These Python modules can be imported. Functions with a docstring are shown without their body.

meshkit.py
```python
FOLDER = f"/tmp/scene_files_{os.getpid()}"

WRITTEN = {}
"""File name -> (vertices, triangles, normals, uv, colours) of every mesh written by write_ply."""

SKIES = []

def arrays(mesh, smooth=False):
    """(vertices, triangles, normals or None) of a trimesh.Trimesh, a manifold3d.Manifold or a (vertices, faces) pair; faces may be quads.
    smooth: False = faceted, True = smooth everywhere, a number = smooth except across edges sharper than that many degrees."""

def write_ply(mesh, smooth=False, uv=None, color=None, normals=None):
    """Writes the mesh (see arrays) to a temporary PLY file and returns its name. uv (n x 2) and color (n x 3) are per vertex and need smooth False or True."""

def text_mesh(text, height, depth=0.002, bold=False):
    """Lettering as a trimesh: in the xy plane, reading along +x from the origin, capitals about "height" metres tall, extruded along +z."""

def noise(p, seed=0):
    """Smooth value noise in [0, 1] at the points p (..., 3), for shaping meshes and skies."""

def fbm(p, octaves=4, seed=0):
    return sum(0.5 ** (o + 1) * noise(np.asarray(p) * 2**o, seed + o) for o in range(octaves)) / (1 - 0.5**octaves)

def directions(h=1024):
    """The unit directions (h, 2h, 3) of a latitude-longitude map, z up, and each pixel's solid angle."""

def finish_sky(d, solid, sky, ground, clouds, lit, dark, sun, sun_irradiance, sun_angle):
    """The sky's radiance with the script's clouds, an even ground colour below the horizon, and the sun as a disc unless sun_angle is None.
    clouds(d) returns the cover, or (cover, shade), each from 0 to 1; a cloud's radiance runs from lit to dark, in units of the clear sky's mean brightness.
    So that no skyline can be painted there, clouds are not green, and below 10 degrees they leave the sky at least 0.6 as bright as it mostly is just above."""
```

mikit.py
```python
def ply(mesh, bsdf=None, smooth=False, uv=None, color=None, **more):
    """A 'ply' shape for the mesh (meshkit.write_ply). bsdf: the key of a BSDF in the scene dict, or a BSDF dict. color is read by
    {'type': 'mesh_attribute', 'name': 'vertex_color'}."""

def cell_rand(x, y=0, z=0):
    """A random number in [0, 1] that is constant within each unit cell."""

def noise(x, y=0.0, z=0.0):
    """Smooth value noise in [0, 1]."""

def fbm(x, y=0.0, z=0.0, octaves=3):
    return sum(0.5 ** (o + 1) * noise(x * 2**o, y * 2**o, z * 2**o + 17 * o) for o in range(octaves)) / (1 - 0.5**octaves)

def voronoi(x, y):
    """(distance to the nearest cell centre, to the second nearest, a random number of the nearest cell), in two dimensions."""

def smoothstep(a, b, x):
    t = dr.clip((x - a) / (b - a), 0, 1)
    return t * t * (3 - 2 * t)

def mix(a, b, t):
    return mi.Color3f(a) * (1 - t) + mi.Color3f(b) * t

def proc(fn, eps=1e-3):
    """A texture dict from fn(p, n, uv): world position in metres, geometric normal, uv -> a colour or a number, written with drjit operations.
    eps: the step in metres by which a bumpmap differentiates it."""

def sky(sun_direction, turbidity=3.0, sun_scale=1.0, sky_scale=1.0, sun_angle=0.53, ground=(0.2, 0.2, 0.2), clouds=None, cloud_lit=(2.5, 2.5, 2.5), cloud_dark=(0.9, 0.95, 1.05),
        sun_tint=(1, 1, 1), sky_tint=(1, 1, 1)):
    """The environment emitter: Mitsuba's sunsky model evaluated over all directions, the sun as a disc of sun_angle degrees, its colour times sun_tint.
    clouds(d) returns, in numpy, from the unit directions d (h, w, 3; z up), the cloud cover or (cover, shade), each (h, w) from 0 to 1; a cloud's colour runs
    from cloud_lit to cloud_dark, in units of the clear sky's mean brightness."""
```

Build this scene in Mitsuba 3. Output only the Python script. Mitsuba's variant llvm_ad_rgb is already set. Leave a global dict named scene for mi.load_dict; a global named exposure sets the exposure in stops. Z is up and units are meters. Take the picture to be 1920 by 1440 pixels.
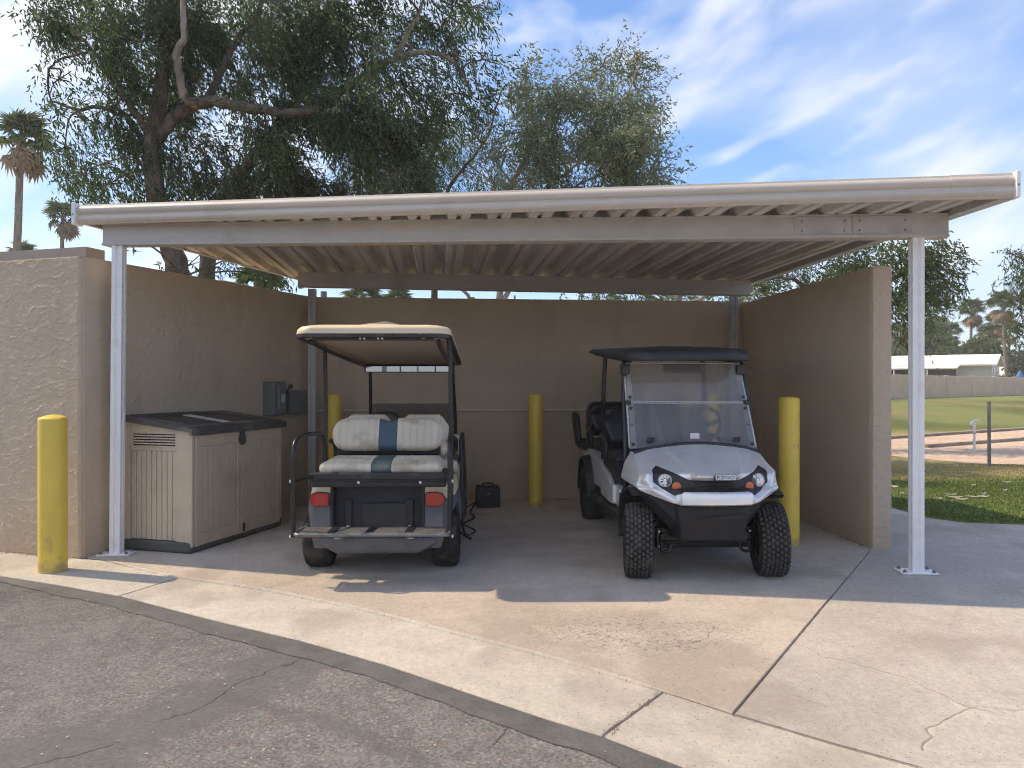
import math, random
import numpy as np, trimesh, drjit as dr, mitsuba as mi
import manifold3d as m3
import shapely
from shapely.geometry import Polygon, LineString
from scipy.spatial import Delaunay
from scipy.interpolate import PchipInterpolator
import meshkit, mikit
from mikit import ply, proc, noise, fbm, voronoi, smoothstep, mix, cell_rand

T = mi.ScalarTransform4f
scene, labels = {}, {}
rng = np.random.default_rng(7)
random.seed(7)

# ------------------------------------------------------------------ camera, sky, exposure
scene['air'] = {'type': 'homogeneous', 'albedo': .95, 'sigma_t': .0010}
scene['camera'] = {'type': 'perspective', 'medium': {'type': 'ref', 'id': 'air'}, 'fov': 67.27, 'fov_axis': 'x', 'near_clip': 0.05, 'far_clip': 4000.0,
                   'to_world': T().look_at(origin=[0, 0, 1.45], target=[0, 10, 1.436], up=[0, 0, 1])}


def clouds(d):
    a, e = np.arctan2(d[..., 0], d[..., 1]), np.arcsin(np.clip(d[..., 2], -1, 1))
    c, s = math.cos(.36), math.sin(.36)
    u, v = a * c + e * s, -a * s + e * c
    w = meshkit.fbm(np.stack([u * 3.0, v * 5.0, u * 0 + 3.1], -1), 3, 5) - .5
    n1 = meshkit.fbm(np.stack([u * 3.2 + w * .9 + 1.3, v * 9.0 + w * 1.6, u * 0 + 5.7], -1), 5, 17)
    n2 = meshkit.fbm(np.stack([u * 9.0 + w * 1.8, v * 26.0 + w * 3.4, u * 0 + 1.7], -1), 5, 29)
    n3 = meshkit.fbm(np.stack([u * 20.0, v * 40.0 + w * 4.0, u * 0 + 4.7], -1), 4, 31)
    big = meshkit.fbm(np.stack([a * 2.0 + 5.0, e * 4.4 + 1.0, a * 0 + 2.3], -1), 4, 7)
    lean = .015 - .17 * np.sin(a * .9 + .05) * (.25 + .75 * np.clip((e - .17) / .2, 0, 1))                      # cloudier towards the left, as in the photograph
    f = n1 * .40 + n2 * .42 + n3 * .18
    wisps = np.clip((f + lean * .18 - .485) / .17, 0, 1) ** 1.3 * .66
    soft = np.clip((big + lean - .44) / .24, 0, 1) * (.30 + .70 * np.clip((f - .36) / .24, 0, 1))
    low = np.exp(-(e / .12) ** 2) * .25
    cover = 1 - (1 - wisps) * (1 - soft * .88) * (1 - low)
    return np.clip(cover, 0, .96), np.clip((f - .55) * 1.4, 0, .35)


scene['sky'] = mikit.sky([-1.0, 0.29, 1.2], turbidity=3.0, sun_scale=.49, sun_tint=(1.04, 1.0, .93), sky_scale=1.0, clouds=clouds,
                         cloud_lit=(2.4, 2.32, 2.25), cloud_dark=(1.62, 1.6, 1.62), ground=(.27, .24, .2), sky_tint=(.80, .90, 1.04))
exposure = 2.6


# ------------------------------------------------------------------ materials
def add_bsdf(key, d, two=True):
    scene[key] = {'type': 'twosided', 'bsdf': d} if two else d


def rgb(c):
    return {'type': 'rgb', 'value': list(map(float, c))}


def simple(key, col, rough=.5, metallic=0.0, spec=.5, var=.0, scale=8.0, bump=None, clearcoat=0.0, dirt=None):
    """principled with a slow variation of its colour, optional dirt colour and bump (height in m, frequency)."""
    c0 = tuple(col)
    if var or dirt:
        def fn(p, n, uv, c0=c0, var=var, scale=scale, dirt=dirt):
            k = 1 + var * (fbm(p.x * scale, p.y * scale, p.z * scale, 3) - .5) * 2
            c = mi.Color3f(c0) * k
            if dirt:
                t = smoothstep(dirt[1], dirt[2], fbm(p.x * scale * .6 + 5, p.y * scale * .6, p.z * scale * .6, 4))
                c = mix(c, mi.Color3f(dirt[0]), t * dirt[3])
            return c
        base = proc(fn)
    else:
        base = rgb(c0)
    d = {'type': 'principled', 'base_color': base, 'roughness': rough, 'metallic': metallic, 'specular': spec}
    if clearcoat:
        d['clearcoat'] = clearcoat
        d['clearcoat_gloss'] = .9
    if bump:
        h, fq = bump
        d = {'type': 'bumpmap', 'arbitrary': proc(lambda p, n, uv: h * fbm(p.x * fq, p.y * fq, p.z * fq, 3)), 'bsdf': d}
    add_bsdf(key, d)


def stucco_height(p):
    wx = fbm(p.x * 3.1 + 7, p.y * 3.1, p.z * 3.1, 2) - .5
    wz = fbm(p.x * 2.7, p.y * 2.7 + 3, p.z * 2.7 + 9, 2) - .5
    x, y, z = p.x * 7.5 + wz * 3.5, p.y * 7.5 + wz * 3.5, p.z * 17.0 + wx * 8.0
    a = fbm(x, y, z, 3)
    b = fbm(x * 1.7 + 11, y * 1.7, z * 1.5, 2)
    return smoothstep(.44, .52, a) * .0060 + smoothstep(.52, .585, b) * .0042 + fbm(p.x * 60, p.y * 60, p.z * 60, 2) * .0007


def stucco_color(c, base_dirt=.35, streak=.10):
    def fn(p, n, uv):
        k = fbm(p.x * 1.3, p.y * 1.3, p.z * 1.1, 4)
        s = smoothstep(.52, .70, fbm(p.x * 6, p.y * 6, p.z * .7, 3))
        col = mi.Color3f(c) * (.86 + .28 * k) * (1 - streak * s)
        low = smoothstep(.45, .0, p.z + .25 * (fbm(p.x * 5, p.y * 5, 0, 2) - .5))
        return mix(col, mi.Color3f((c[0] * .72, c[1] * .66, c[2] * .58)), low * base_dirt)
    return proc(fn)


add_bsdf('m_stucco', {'type': 'bumpmap', 'arbitrary': proc(lambda p, n, uv: stucco_height(p), eps=2e-3), 'scale': 1.0,
                      'bsdf': {'type': 'principled', 'base_color': stucco_color((.53, .43, .315), .35, .05), 'roughness': .88, 'specular': .2}})
add_bsdf('m_stucco_coat', {'type': 'principled', 'base_color': stucco_color((.53, .43, .315), .35, .05), 'roughness': .88, 'specular': .2})
add_bsdf('m_far_wall', {'type': 'principled', 'base_color': stucco_color((.60, .445, .31), .2, .0), 'roughness': .9, 'specular': .2})
simple('m_parapet', (.36, .31, .26), .85, var=.15, scale=3)


def seg_d(p, a, b):
    ax, ay, bx, by = a[0], a[1], b[0] - a[0], b[1] - a[1]
    l2 = bx * bx + by * by
    t = dr.clip(((p.x - ax) * bx + (p.y - ay) * by) / l2, 0, 1)
    return dr.sqrt(dr.square(p.x - ax - bx * t) + dr.square(p.y - ay - by * t))


def crack_field(p, lines, wob=.05):
    """distance to a set of polylines, wobbled by noise so that the cracks wander."""
    q = mi.Point3f(p.x + (fbm(p.x * 7, p.y * 7, 1, 3) - .5) * wob * 2, p.y + (fbm(p.x * 7 + 31, p.y * 7, 2, 3) - .5) * wob * 2, p.z)
    d = mi.Float(9.0)
    for ln in lines:
        for a, b in zip(ln[:-1], ln[1:]):
            d = dr.minimum(d, seg_d(q, a, b))
    return d


CRACKS_FLOOR = [[(-1.77, 5.40), (-1.53, 5.75), (-1.2, 6.1)], [(.30, 4.02), (.62, 4.25), (1.05, 4.20), (1.38, 4.0)], [(.7, 4.15), (1.1, 4.35), (1.2, 4.6)]]
CRACKS_RIGHT = [[(2.30, 3.0), (2.05, 3.45), (1.95, 3.75), (1.6, 4.15), (1.45, 4.5)], [(2.05, 3.45), (1.75, 3.2), (1.62, 3.02)], 
                [(2.05, 3.45), (2.5, 3.3), (3.2, 3.35)], [(3.9, 7.4), (4.6, 7.2), (5.6, 7.3)], [(3.4, 5.5), (4.4, 5.3), (5.4, 5.35)], [(1.3, 3.6), (1.42, 3.45)]]


def concrete(key, c1, c2, lines, reddish=.0):
    def col(p, n, uv):
        a = fbm(p.x * .9, p.y * .9, 0, 4)
        b = fbm(p.x * 5, p.y * 5, 4, 4)
        g = noise(p.x * 140, p.y * 140, 0)
        c = mix(c1, c2, smoothstep(.3, .7, a * .6 + b * .4))
        c = c * (.90 + .20 * g) * (.93 + .14 * noise(p.x * 45, p.y * 45, 3))
        st = smoothstep(.55, .72, fbm(p.x * 1.7 + 3, p.y * 1.7 + 8, 2, 4))
        c = mix(c, mi.Color3f(.20, .165, .135), st * .30)
        sp, _, rr = voronoi(p.x * 30, p.y * 30)
        c = mix(c, mi.Color3f(.12, .095, .075), smoothstep(.16, .08, sp) * (rr > .80) * .55)
        gritty = smoothstep(1.05, .25, dr.sqrt(dr.square((p.x - .72) * 1.1) + dr.square((p.y - 4.45) * 2.0)))
        c = mix(c, mi.Color3f(.10, .09, .085), gritty * smoothstep(.5, .8, noise(p.x * 120, p.y * 120, 7) * .6 + .4 * noise(p.x * 47, p.y * 47, 3)) * .6)
        d = crack_field(p, lines)
        c = mix(c, mi.Color3f(.07, .055, .045), smoothstep(.0055, .001, d) * .42 * smoothstep(.36, .55, fbm(p.x * 3.2, p.y * 3.2, 9, 2)))
        return mix(c, mi.Color3f(.42, .30, .22), reddish * smoothstep(.4, .7, fbm(p.x * .8 + 9, p.y * .8, 1, 3)))

    def hgt(p, n, uv):
        d = crack_field(p, lines)
        return .0016 * fbm(p.x * 30, p.y * 30, 0, 2) + .0012 * noise(p.x * 150, p.y * 150, 0) - .004 * smoothstep(.010, .0, d)
    add_bsdf(key, {'type': 'bumpmap', 'arbitrary': proc(hgt), 'scale': 1.0,
                   'bsdf': {'type': 'principled', 'base_color': proc(col), 'roughness': .85, 'specular': .25}})


concrete('m_floor', (.40, .345, .285), (.48, .42, .355), CRACKS_FLOOR, .06)
concrete('m_slab', (.375, .34, .30), (.45, .415, .37), CRACKS_RIGHT, .1)
concrete('m_strip', (.43, .395, .335), (.51, .47, .40), [])

SEAL = [[(-1.10, 4.20), (-1.32, 3.65), (-1.55, 3.20), (-1.72, 2.90), (-1.6, 2.55), (-1.75, 2.2)], [(-1.55, 3.20), (-1.95, 3.05), (-2.6, 2.75), (-3.3, 2.55)]]
TRACK = [[(-1.40, 3.63), (-.75, 3.28), (-.35, 2.98), (-.05, 2.62), (.2, 2.3)]]
ACRACK = [[(-.02, 3.28), (-.12, 3.05), (-.28, 2.80)], [(-1.12, 4.18), (-1.38, 3.6), (-1.62, 3.1), (-1.95, 2.86)], [(-1.52, 2.95), (-1.62, 2.5), (-1.8, 2.2)]]


def asphalt_col(p, n, uv):
    f1, _, r = voronoi(p.x * 95, p.y * 95)
    f2, _, r2 = voronoi(p.x * 42 + 7, p.y * 42)
    big = fbm(p.x * .8, p.y * .8, 3, 4)
    c = mix((.120, .116, .110), (.180, .171, .161), smoothstep(.3, .7, big))
    c = c * (.60 + .78 * r) * (.85 + .3 * noise(p.x * 16, p.y * 16, 2))
    c = mix(c, mi.Color3f(.42, .37, .32), (r2 > .93) * smoothstep(.40, .22, f2) * .62)
    c = mix(c, mi.Color3f(.24, .15, .12), (r2 < .10) * smoothstep(.5, .3, f2) * .5)
    s = smoothstep(.30, .16, crack_field(p, SEAL, .16)) * .8
    c = mix(c, mi.Color3f(.115, .113, .110) * (.85 + .3 * noise(p.x * 60, p.y * 60, 1)), s)
    t = smoothstep(.07, .02, crack_field(p, TRACK, .06)) * .45
    c = mix(c, mi.Color3f(.10, .095, .092), t)
    return mix(c, mi.Color3f(.025, .022, .02), smoothstep(.008, .002, crack_field(p, ACRACK, .06)) * .65 * smoothstep(.3, .5, fbm(p.x * 4, p.y * 4, 5, 2)))


def asphalt_h(p, n, uv):
    f1, _, r = voronoi(p.x * 95, p.y * 95)
    s = smoothstep(.30, .16, crack_field(p, SEAL, .16))
    return (.0034 * r * smoothstep(.6, .2, f1) + .002 * noise(p.x * 210, p.y * 210, 0)) * (1 - .72 * s)


add_bsdf('m_asphalt', {'type': 'bumpmap', 'arbitrary': proc(asphalt_h), 'scale': 1.0,
                       'bsdf': {'type': 'principled', 'base_color': proc(asphalt_col), 'roughness': .82, 'specular': .3}})
add_bsdf('m_seal', {'type': 'bumpmap', 'arbitrary': proc(lambda p, n, uv: .003 * fbm(p.x * 40, p.y * 40, 0, 3)), 'scale': 1.0,
                    'bsdf': {'type': 'principled', 'roughness': .75, 'specular': .3, 'base_color': proc(
                        lambda p, n, uv: mi.Color3f(.115, .112, .108) * (.75 + .5 * fbm(p.x * 9, p.y * 9, 0, 3)) * (.85 + .3 * noise(p.x * 120, p.y * 120, 0)))}})
simple('m_joint', (.25, .195, .145), .95, var=.4, scale=30)


def grass_col(p, n, uv):
    a = fbm(p.x * 1.1, p.y * 1.1, 0, 4)
    b = fbm(p.x * 9, p.y * 9, 3, 3)
    green = mix((.085, .125, .035), (.16, .195, .06), a * .6 + b * .4)
    dry = mix((.30, .24, .115), (.22, .20, .085), b)
    far = smoothstep(11.1, 12.0, p.y + .9 * (fbm(p.x * 1.2, p.y * 1.2, 5, 3) - .5)) * smoothstep(25., 22., p.y)
    c = mix(green, dry, far)
    up = smoothstep(21., 25., p.y)
    q = fbm(p.x * .16 + 3, p.y * .10, 7, 4)
    c = mix(c, mix((.085, .105, .04), (.17, .19, .075), smoothstep(.38, .60, q) * .7 + .3 * fbm(p.x * .9, p.y * .5, 2, 3)), up)
    bank = smoothstep(24., 28., p.y) * smoothstep(50., 32., p.y) * smoothstep(.44, .60, fbm(p.x * .13 + 1, p.y * .12, 9, 4))
    return mix(c, mi.Color3f(.22, .165, .105), bank * .75)


add_bsdf('m_lawn', {'type': 'bumpmap', 'arbitrary': proc(lambda p, n, uv: .02 * fbm(p.x * 22, p.y * 22, 0, 3)), 'scale': 1.0,
                    'bsdf': {'type': 'principled', 'base_color': proc(grass_col), 'roughness': .95, 'specular': .1}})
add_bsdf('m_blade', {'type': 'principled', 'base_color': proc(grass_col), 'roughness': .8, 'specular': .2})
add_bsdf('m_dirt', {'type': 'bumpmap', 'arbitrary': proc(lambda p, n, uv: .012 * fbm(p.x * 9, p.y * 9, 0, 4)), 'scale': 1.0,
                    'bsdf': {'type': 'principled', 'roughness': .95, 'specular': .1, 'base_color': proc(
                        lambda p, n, uv: mix((.36, .27, .21), (.46, .36, .275), fbm(p.x * .7, p.y * 1.6, 0, 4)) * (.85 + .3 * noise(p.x * 25, p.y * 25, 0)))}})
simple('m_edging', (.30, .24, .195), .9, var=.3, scale=4)
simple('m_hill', (.26, .24, .24), 1.0, var=.3, scale=.01)

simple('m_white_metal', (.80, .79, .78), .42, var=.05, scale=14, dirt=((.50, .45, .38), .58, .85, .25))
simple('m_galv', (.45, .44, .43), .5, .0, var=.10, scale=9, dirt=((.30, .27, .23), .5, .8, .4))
simple('m_beam', (.47, .445, .41), .5, var=.08, scale=5, dirt=((.30, .26, .21), .52, .8, .35))


def pan_col(p, n, uv):
    k = fbm(p.x * 1.3, p.y * .5, 0, 4)
    st = smoothstep(.52, .70, fbm(p.x * 9, p.y * .9, 3, 3))
    return mix(mi.Color3f(.58, .55, .51) * (.88 + .24 * k), mi.Color3f(.32, .275, .23), st * .4)


add_bsdf('m_pan', {'type': 'principled', 'base_color': proc(pan_col), 'roughness': .5, 'specular': .5})


def fascia_col(p, n, uv):
    k = fbm(p.x * .7, p.y * .7, p.z * 24, 3)
    st = smoothstep(.5, .75, fbm(p.x * 3, p.y * 3, p.z * 3, 4))
    return mix(mi.Color3f(.54, .485, .415) * (.88 + .24 * k), mi.Color3f(.36, .30, .24), st * .3)


add_bsdf('m_fascia', {'type': 'principled', 'base_color': proc(fascia_col), 'roughness': .45, 'specular': .5})
simple('m_bolt', (.22, .21, .20), .5, .7)


def yellow_col(p, n, uv):
    c = mi.Color3f(.76, .54, .085) * (.92 + .2 * fbm(p.x * 8, p.y * 8, p.z * 3, 3))
    sc = smoothstep(.74, .80, fbm(p.x * 24, p.y * 24, p.z * 9, 3))
    c = mix(c, mi.Color3f(.36, .30, .16), sc * .5)
    g = smoothstep(.58, .72, fbm(p.x * 13 + 2, p.y * 13, p.z * 5, 4)) * smoothstep(.75, .15, p.z)
    c = mix(c, mi.Color3f(.22, .18, .12), g * .28)
    return mix(c, mi.Color3f(.36, .28, .13), smoothstep(.12, .0, p.z + .08 * (noise(p.x * 30, p.y * 30, p.z * 20) - .5)) * .7)


add_bsdf('m_yellow', {'type': 'bumpmap', 'arbitrary': proc(lambda p, n, uv: .0016 * fbm(p.x * 30, p.y * 30, p.z * 14, 3)), 'scale': 1.0,
                      'bsdf': {'type': 'principled', 'base_color': proc(yellow_col), 'roughness': .38, 'specular': .5}})

simple('m_shed', (.56, .46, .33), .55, var=.06, scale=6, bump=(.0006, 160), dirt=((.32, .26, .2), .5, .8, .35))
simple('m_shed_lid', (.075, .070, .066), .6, var=.2, scale=8, dirt=((.2, .175, .15), .45, .75, .5))
simple('m_shed_base', (.085, .085, .075), .6, var=.2, scale=8, dirt=((.2, .175, .15), .5, .8, .4))
simple('m_shed_panel', (.022, .020, .020), .35, var=.3, scale=10)
simple('m_pale_bar', (.50, .47, .42), .5, var=.1)
simple('m_elec', (.17, .185, .19), .5, .2, var=.08)
simple('m_label', (.5, .5, .48), .6)
simple('m_conduit', (.66, .60, .52), .5, var=.1)

simple('m_black_metal', (.016, .016, .018), .32, spec=.5, var=.2, scale=12)
simple('m_black_plastic', (.022, .022, .024), .48, var=.25, scale=14, dirt=((.09, .08, .072), .5, .8, .4))
simple('m_tread', (.058, .053, .049), .85, var=.3, scale=22, dirt=((.12, .10, .085), .45, .75, .5))
simple('m_bumper_black', (.018, .018, .021), .55, spec=.35, var=.2, scale=14)
simple('m_tyre', (.014, .0135, .013), .82, var=.3, scale=22, dirt=((.085, .072, .06), .45, .75, .55))
simple('m_chrome', (.72, .72, .72), .16, 1.0)
simple('m_lamp_silver', (.85, .85, .86), .35, .45)
simple('m_rim', (.62, .60, .57), .32, .6)
simple('m_footplate', (.20, .20, .20), .42, .6, var=.25, scale=30, dirt=((.10, .10, .10), .45, .7, .5))
simple('m_cream', (.70, .565, .375), .38, var=.05, scale=6, dirt=((.42, .33, .22), .55, .8, .3))
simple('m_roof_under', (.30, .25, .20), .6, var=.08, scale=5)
simple('m_fender_grey', (.12, .12, .125), .6, var=.25, scale=9, dirt=((.19, .17, .155), .45, .75, .5))
simple('m_dark_well', (.020, .021, .026), .55, var=.25, scale=9)
simple('m_red_lens', (.44, .035, .025), .14, clearcoat=.8)
simple('m_amber', (.55, .13, .035), .15, clearcoat=.8)
add_bsdf('m_seat_black', {'type': 'bumpmap', 'arbitrary': proc(lambda p, n, uv: .0008 * fbm(p.x * 130, p.y * 130, p.z * 130, 2)), 'scale': 1.0,
                          'bsdf': {'type': 'principled', 'base_color': rgb((.018, .019, .023)), 'roughness': .42, 'specular': .5}})


def vinyl_col(p, n, uv):
    k = fbm(p.x * 7, p.y * 7, p.z * 7, 4)
    c = mi.Color3f(.71, .625, .485) * (.88 + .24 * k)
    st = smoothstep(.50, .72, fbm(p.x * 5 + 4, p.y * 5, p.z * 7, 4))
    c = mix(c, mi.Color3f(.34, .25, .14), st * .58)
    seam = dr.abs(p.x * 17.5 - dr.floor(p.x * 17.5) - .5)
    return c * (1 - .12 * smoothstep(.05, .015, seam))


def vinyl_h(p, n, uv):
    s = dr.abs(p.x * 17.5 - dr.floor(p.x * 17.5) - .5)
    return .006 * smoothstep(.0, .16, s) + .004 * fbm(p.x * 9, p.y * 9, p.z * 9, 3)


add_bsdf('m_vinyl', {'type': 'bumpmap', 'arbitrary': proc(vinyl_h), 'scale': 1.0,
                     'bsdf': {'type': 'principled', 'base_color': proc(vinyl_col), 'roughness': .5, 'specular': .4}})
simple('m_blue', (.065, .105, .145), .5, var=.12, scale=9)
simple('m_teal', (.085, .125, .12), .5, var=.2, scale=12, dirt=((.24, .23, .18), .5, .75, .5))
def silver_col(p, n, uv):
    st = smoothstep(.56, .74, fbm(p.x * 7, p.y * 7, p.z * 9, 4))
    return mix(mi.Color3f(.76, .76, .765) * (.95 + .1 * fbm(p.x * 3, p.y * 3, p.z * 3, 2)), mi.Color3f(.52, .50, .47), st * .25)


add_bsdf('m_silver', {'type': 'principled', 'base_color': proc(silver_col), 'roughness': .27, 'metallic': .42, 'specular': .5, 'clearcoat': .8, 'clearcoat_gloss': .95})
add_bsdf('m_glass_clear', {'type': 'thindielectric', 'int_ior': 1.49}, two=False)


def dust_fn(p, n, uv):
    return .15 + .09 * fbm(p.x * 3, p.y * 3, p.z * 4, 4)


scene['m_glass_dusty'] = {'type': 'blendbsdf', 'weight': proc(dust_fn), 'a': {'type': 'thindielectric', 'int_ior': 1.49},
                          'b': {'type': 'twosided', 'bsdf': {'type': 'diffuse', 'reflectance': rgb((.50, .49, .48))}}}
scene['m_glass_tint'] = {'type': 'blendbsdf', 'weight': .62, 'a': {'type': 'thindielectric', 'int_ior': 1.49},
                         'b': {'type': 'twosided', 'bsdf': {'type': 'diffuse', 'reflectance': rgb((.035, .032, .032))}}}
simple('m_mirror', (.36, .35, .345), .06, 1.0)
simple('m_badge', (.7, .7, .7), .35)
simple('m_ink', (.015, .015, .015), .4)
simple('m_wheel_rubber', (.02, .02, .022), .5)
simple('m_cable', (.015, .015, .015), .5)

simple('m_house_wall', (.50, .47, .40), .8, var=.06, scale=2)
simple('m_house_roof', (.74, .71, .65), .6, var=.10, scale=1.2)
simple('m_house_white', (.74, .73, .70), .5)
simple('m_pane', (.03, .033, .037), .12)
simple('m_blue_cloth', (.05, .17, .45), .7)
simple('m_pole_grey', (.16, .155, .15), .6, var=.2)


def bark(key, c1, c2):
    add_bsdf(key, {'type': 'bumpmap', 'arbitrary': proc(lambda p, n, uv: .03 * fbm(p.x * 14, p.y * 14, p.z * 3.5, 3), eps=4e-3), 'scale': 1.0,
                   'bsdf': {'type': 'principled', 'roughness': .9, 'specular': .15, 'base_color': proc(
                       lambda p, n, uv: mix(c1, c2, smoothstep(.3, .7, fbm(p.x * 9, p.y * 9, p.z * 2.2, 3))))}})


bark('m_bark_dark', (.085, .068, .055), (.17, .135, .105))
bark('m_bark_pale', (.22, .185, .15), (.36, .31, .25))
bark('m_palm_trunk', (.17, .135, .105), (.27, .22, .17))


def leaf(key, c1, c2, trans=.5, sc=1.4):
    scene[key] = {'type': 'principledthin', 'base_color': proc(
        lambda p, n, uv: mix(c1, c2, fbm(p.x * sc, p.y * sc, p.z * sc, 2) * .7 + .3 * noise(p.x * 23, p.y * 23, p.z * 23))),
        'roughness': .45, 'diff_trans': trans, 'spec_trans': 0.0, 'eta': 1.35}


leaf('m_leaf_big', (.068, .105, .052), (.14, .19, .092), 1.1)
leaf('m_leaf_grey', (.16, .20, .125), (.27, .315, .20), 1.25)
leaf('m_leaf_right', (.075, .11, .055), (.145, .19, .085), 1.15)
leaf('m_leaf_far', (.10, .14, .055), (.19, .23, .085), .9, .6)
leaf('m_leaf_olive', (.12, .14, .085), (.18, .20, .12), .9, .6)
leaf('m_frond', (.085, .12, .05), (.15, .19, .08), .8)
leaf('m_frond_dead', (.25, .18, .115), (.40, .30, .20), .5)
simple('m_litter_brown', (.26, .19, .12), .85, var=.4, scale=50)
simple('m_litter', (.55, .48, .36), .8, var=.3, scale=60)


# ------------------------------------------------------------------ mesh helpers
def numbered(key):
    if key not in scene and key not in labels:
        return key
    i = 1
    while f'{key}_{i:03d}' in scene or f'{key}_{i:03d}' in labels:
        i += 1
    return f'{key}_{i:03d}'


class Frame:
    """where a thing stands: local x, y, z to the world"""
    def __init__(self, loc=(0, 0, 0), yaw=0.0):
        self.M = T().translate(list(map(float, loc))).rotate([0, 0, 1], math.degrees(yaw))


def thing(name, label, cat, group=None):
    key = numbered(name)
    labels[key] = {'label': label, 'category': cat}
    if group:
        labels[key]['group'] = group
    return key


def add(name, mesh, bsdf, parent=None, smooth=35, frame=None, label=None, cat=None, group=None, kind=None):
    key = numbered(f'{parent}__{name}' if parent else name)
    d = mesh if isinstance(mesh, dict) else ply(mesh, bsdf, smooth)
    d = dict(d)
    if frame is not None:
        d['to_world'] = frame.M if isinstance(frame, Frame) else frame
    scene[key] = d
    info = {}
    if label: info['label'] = label
    if cat: info['category'] = cat
    if group: info['group'] = group
    if kind: info['kind'] = kind
    if info:
        labels.setdefault(key, {}).update(info)
    return key


def tm(v, f):
    return trimesh.Trimesh(np.asarray(v, float), np.asarray(f, int), process=False)


def cat(*ms):
    return trimesh.util.concatenate([m for m in ms])


def man(m):
    o = m.to_mesh()
    return tm(o.vert_properties[:, :3], o.tri_verts)


def hull(pts):
    return trimesh.convex.convex_hull(np.asarray(pts, float))


_ico = trimesh.creation.icosphere(subdivisions=2).vertices


def rbox(sx, sy, sz, r, c=(0, 0, 0)):
    r = min(r, sx / 2 - 1e-4, sy / 2 - 1e-4, sz / 2 - 1e-4)
    k = np.array([[x, y, z] for x in (-1, 1) for y in (-1, 1) for z in (-1, 1)]) * (np.array([sx, sy, sz]) / 2 - r)
    s = _ico if r > .012 else trimesh.creation.icosphere(subdivisions=1).vertices
    return hull((k[:, None] + s[None] * r).reshape(-1, 3) + np.array(c))


def cbox(x0, x1, y0, y1, z0, z1, ch=.004):
    """box with chamfered edges"""
    pts = []
    for sx, x in ((1, x0), (-1, x1)):
        for sy, y in ((1, y0), (-1, y1)):
            for sz, z in ((1, z0), (-1, z1)):
                pts += [(x + sx * ch, y + sy * ch, z), (x + sx * ch, y, z + sz * ch), (x, y + sy * ch, z + sz * ch)]
    return hull(pts)


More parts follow.
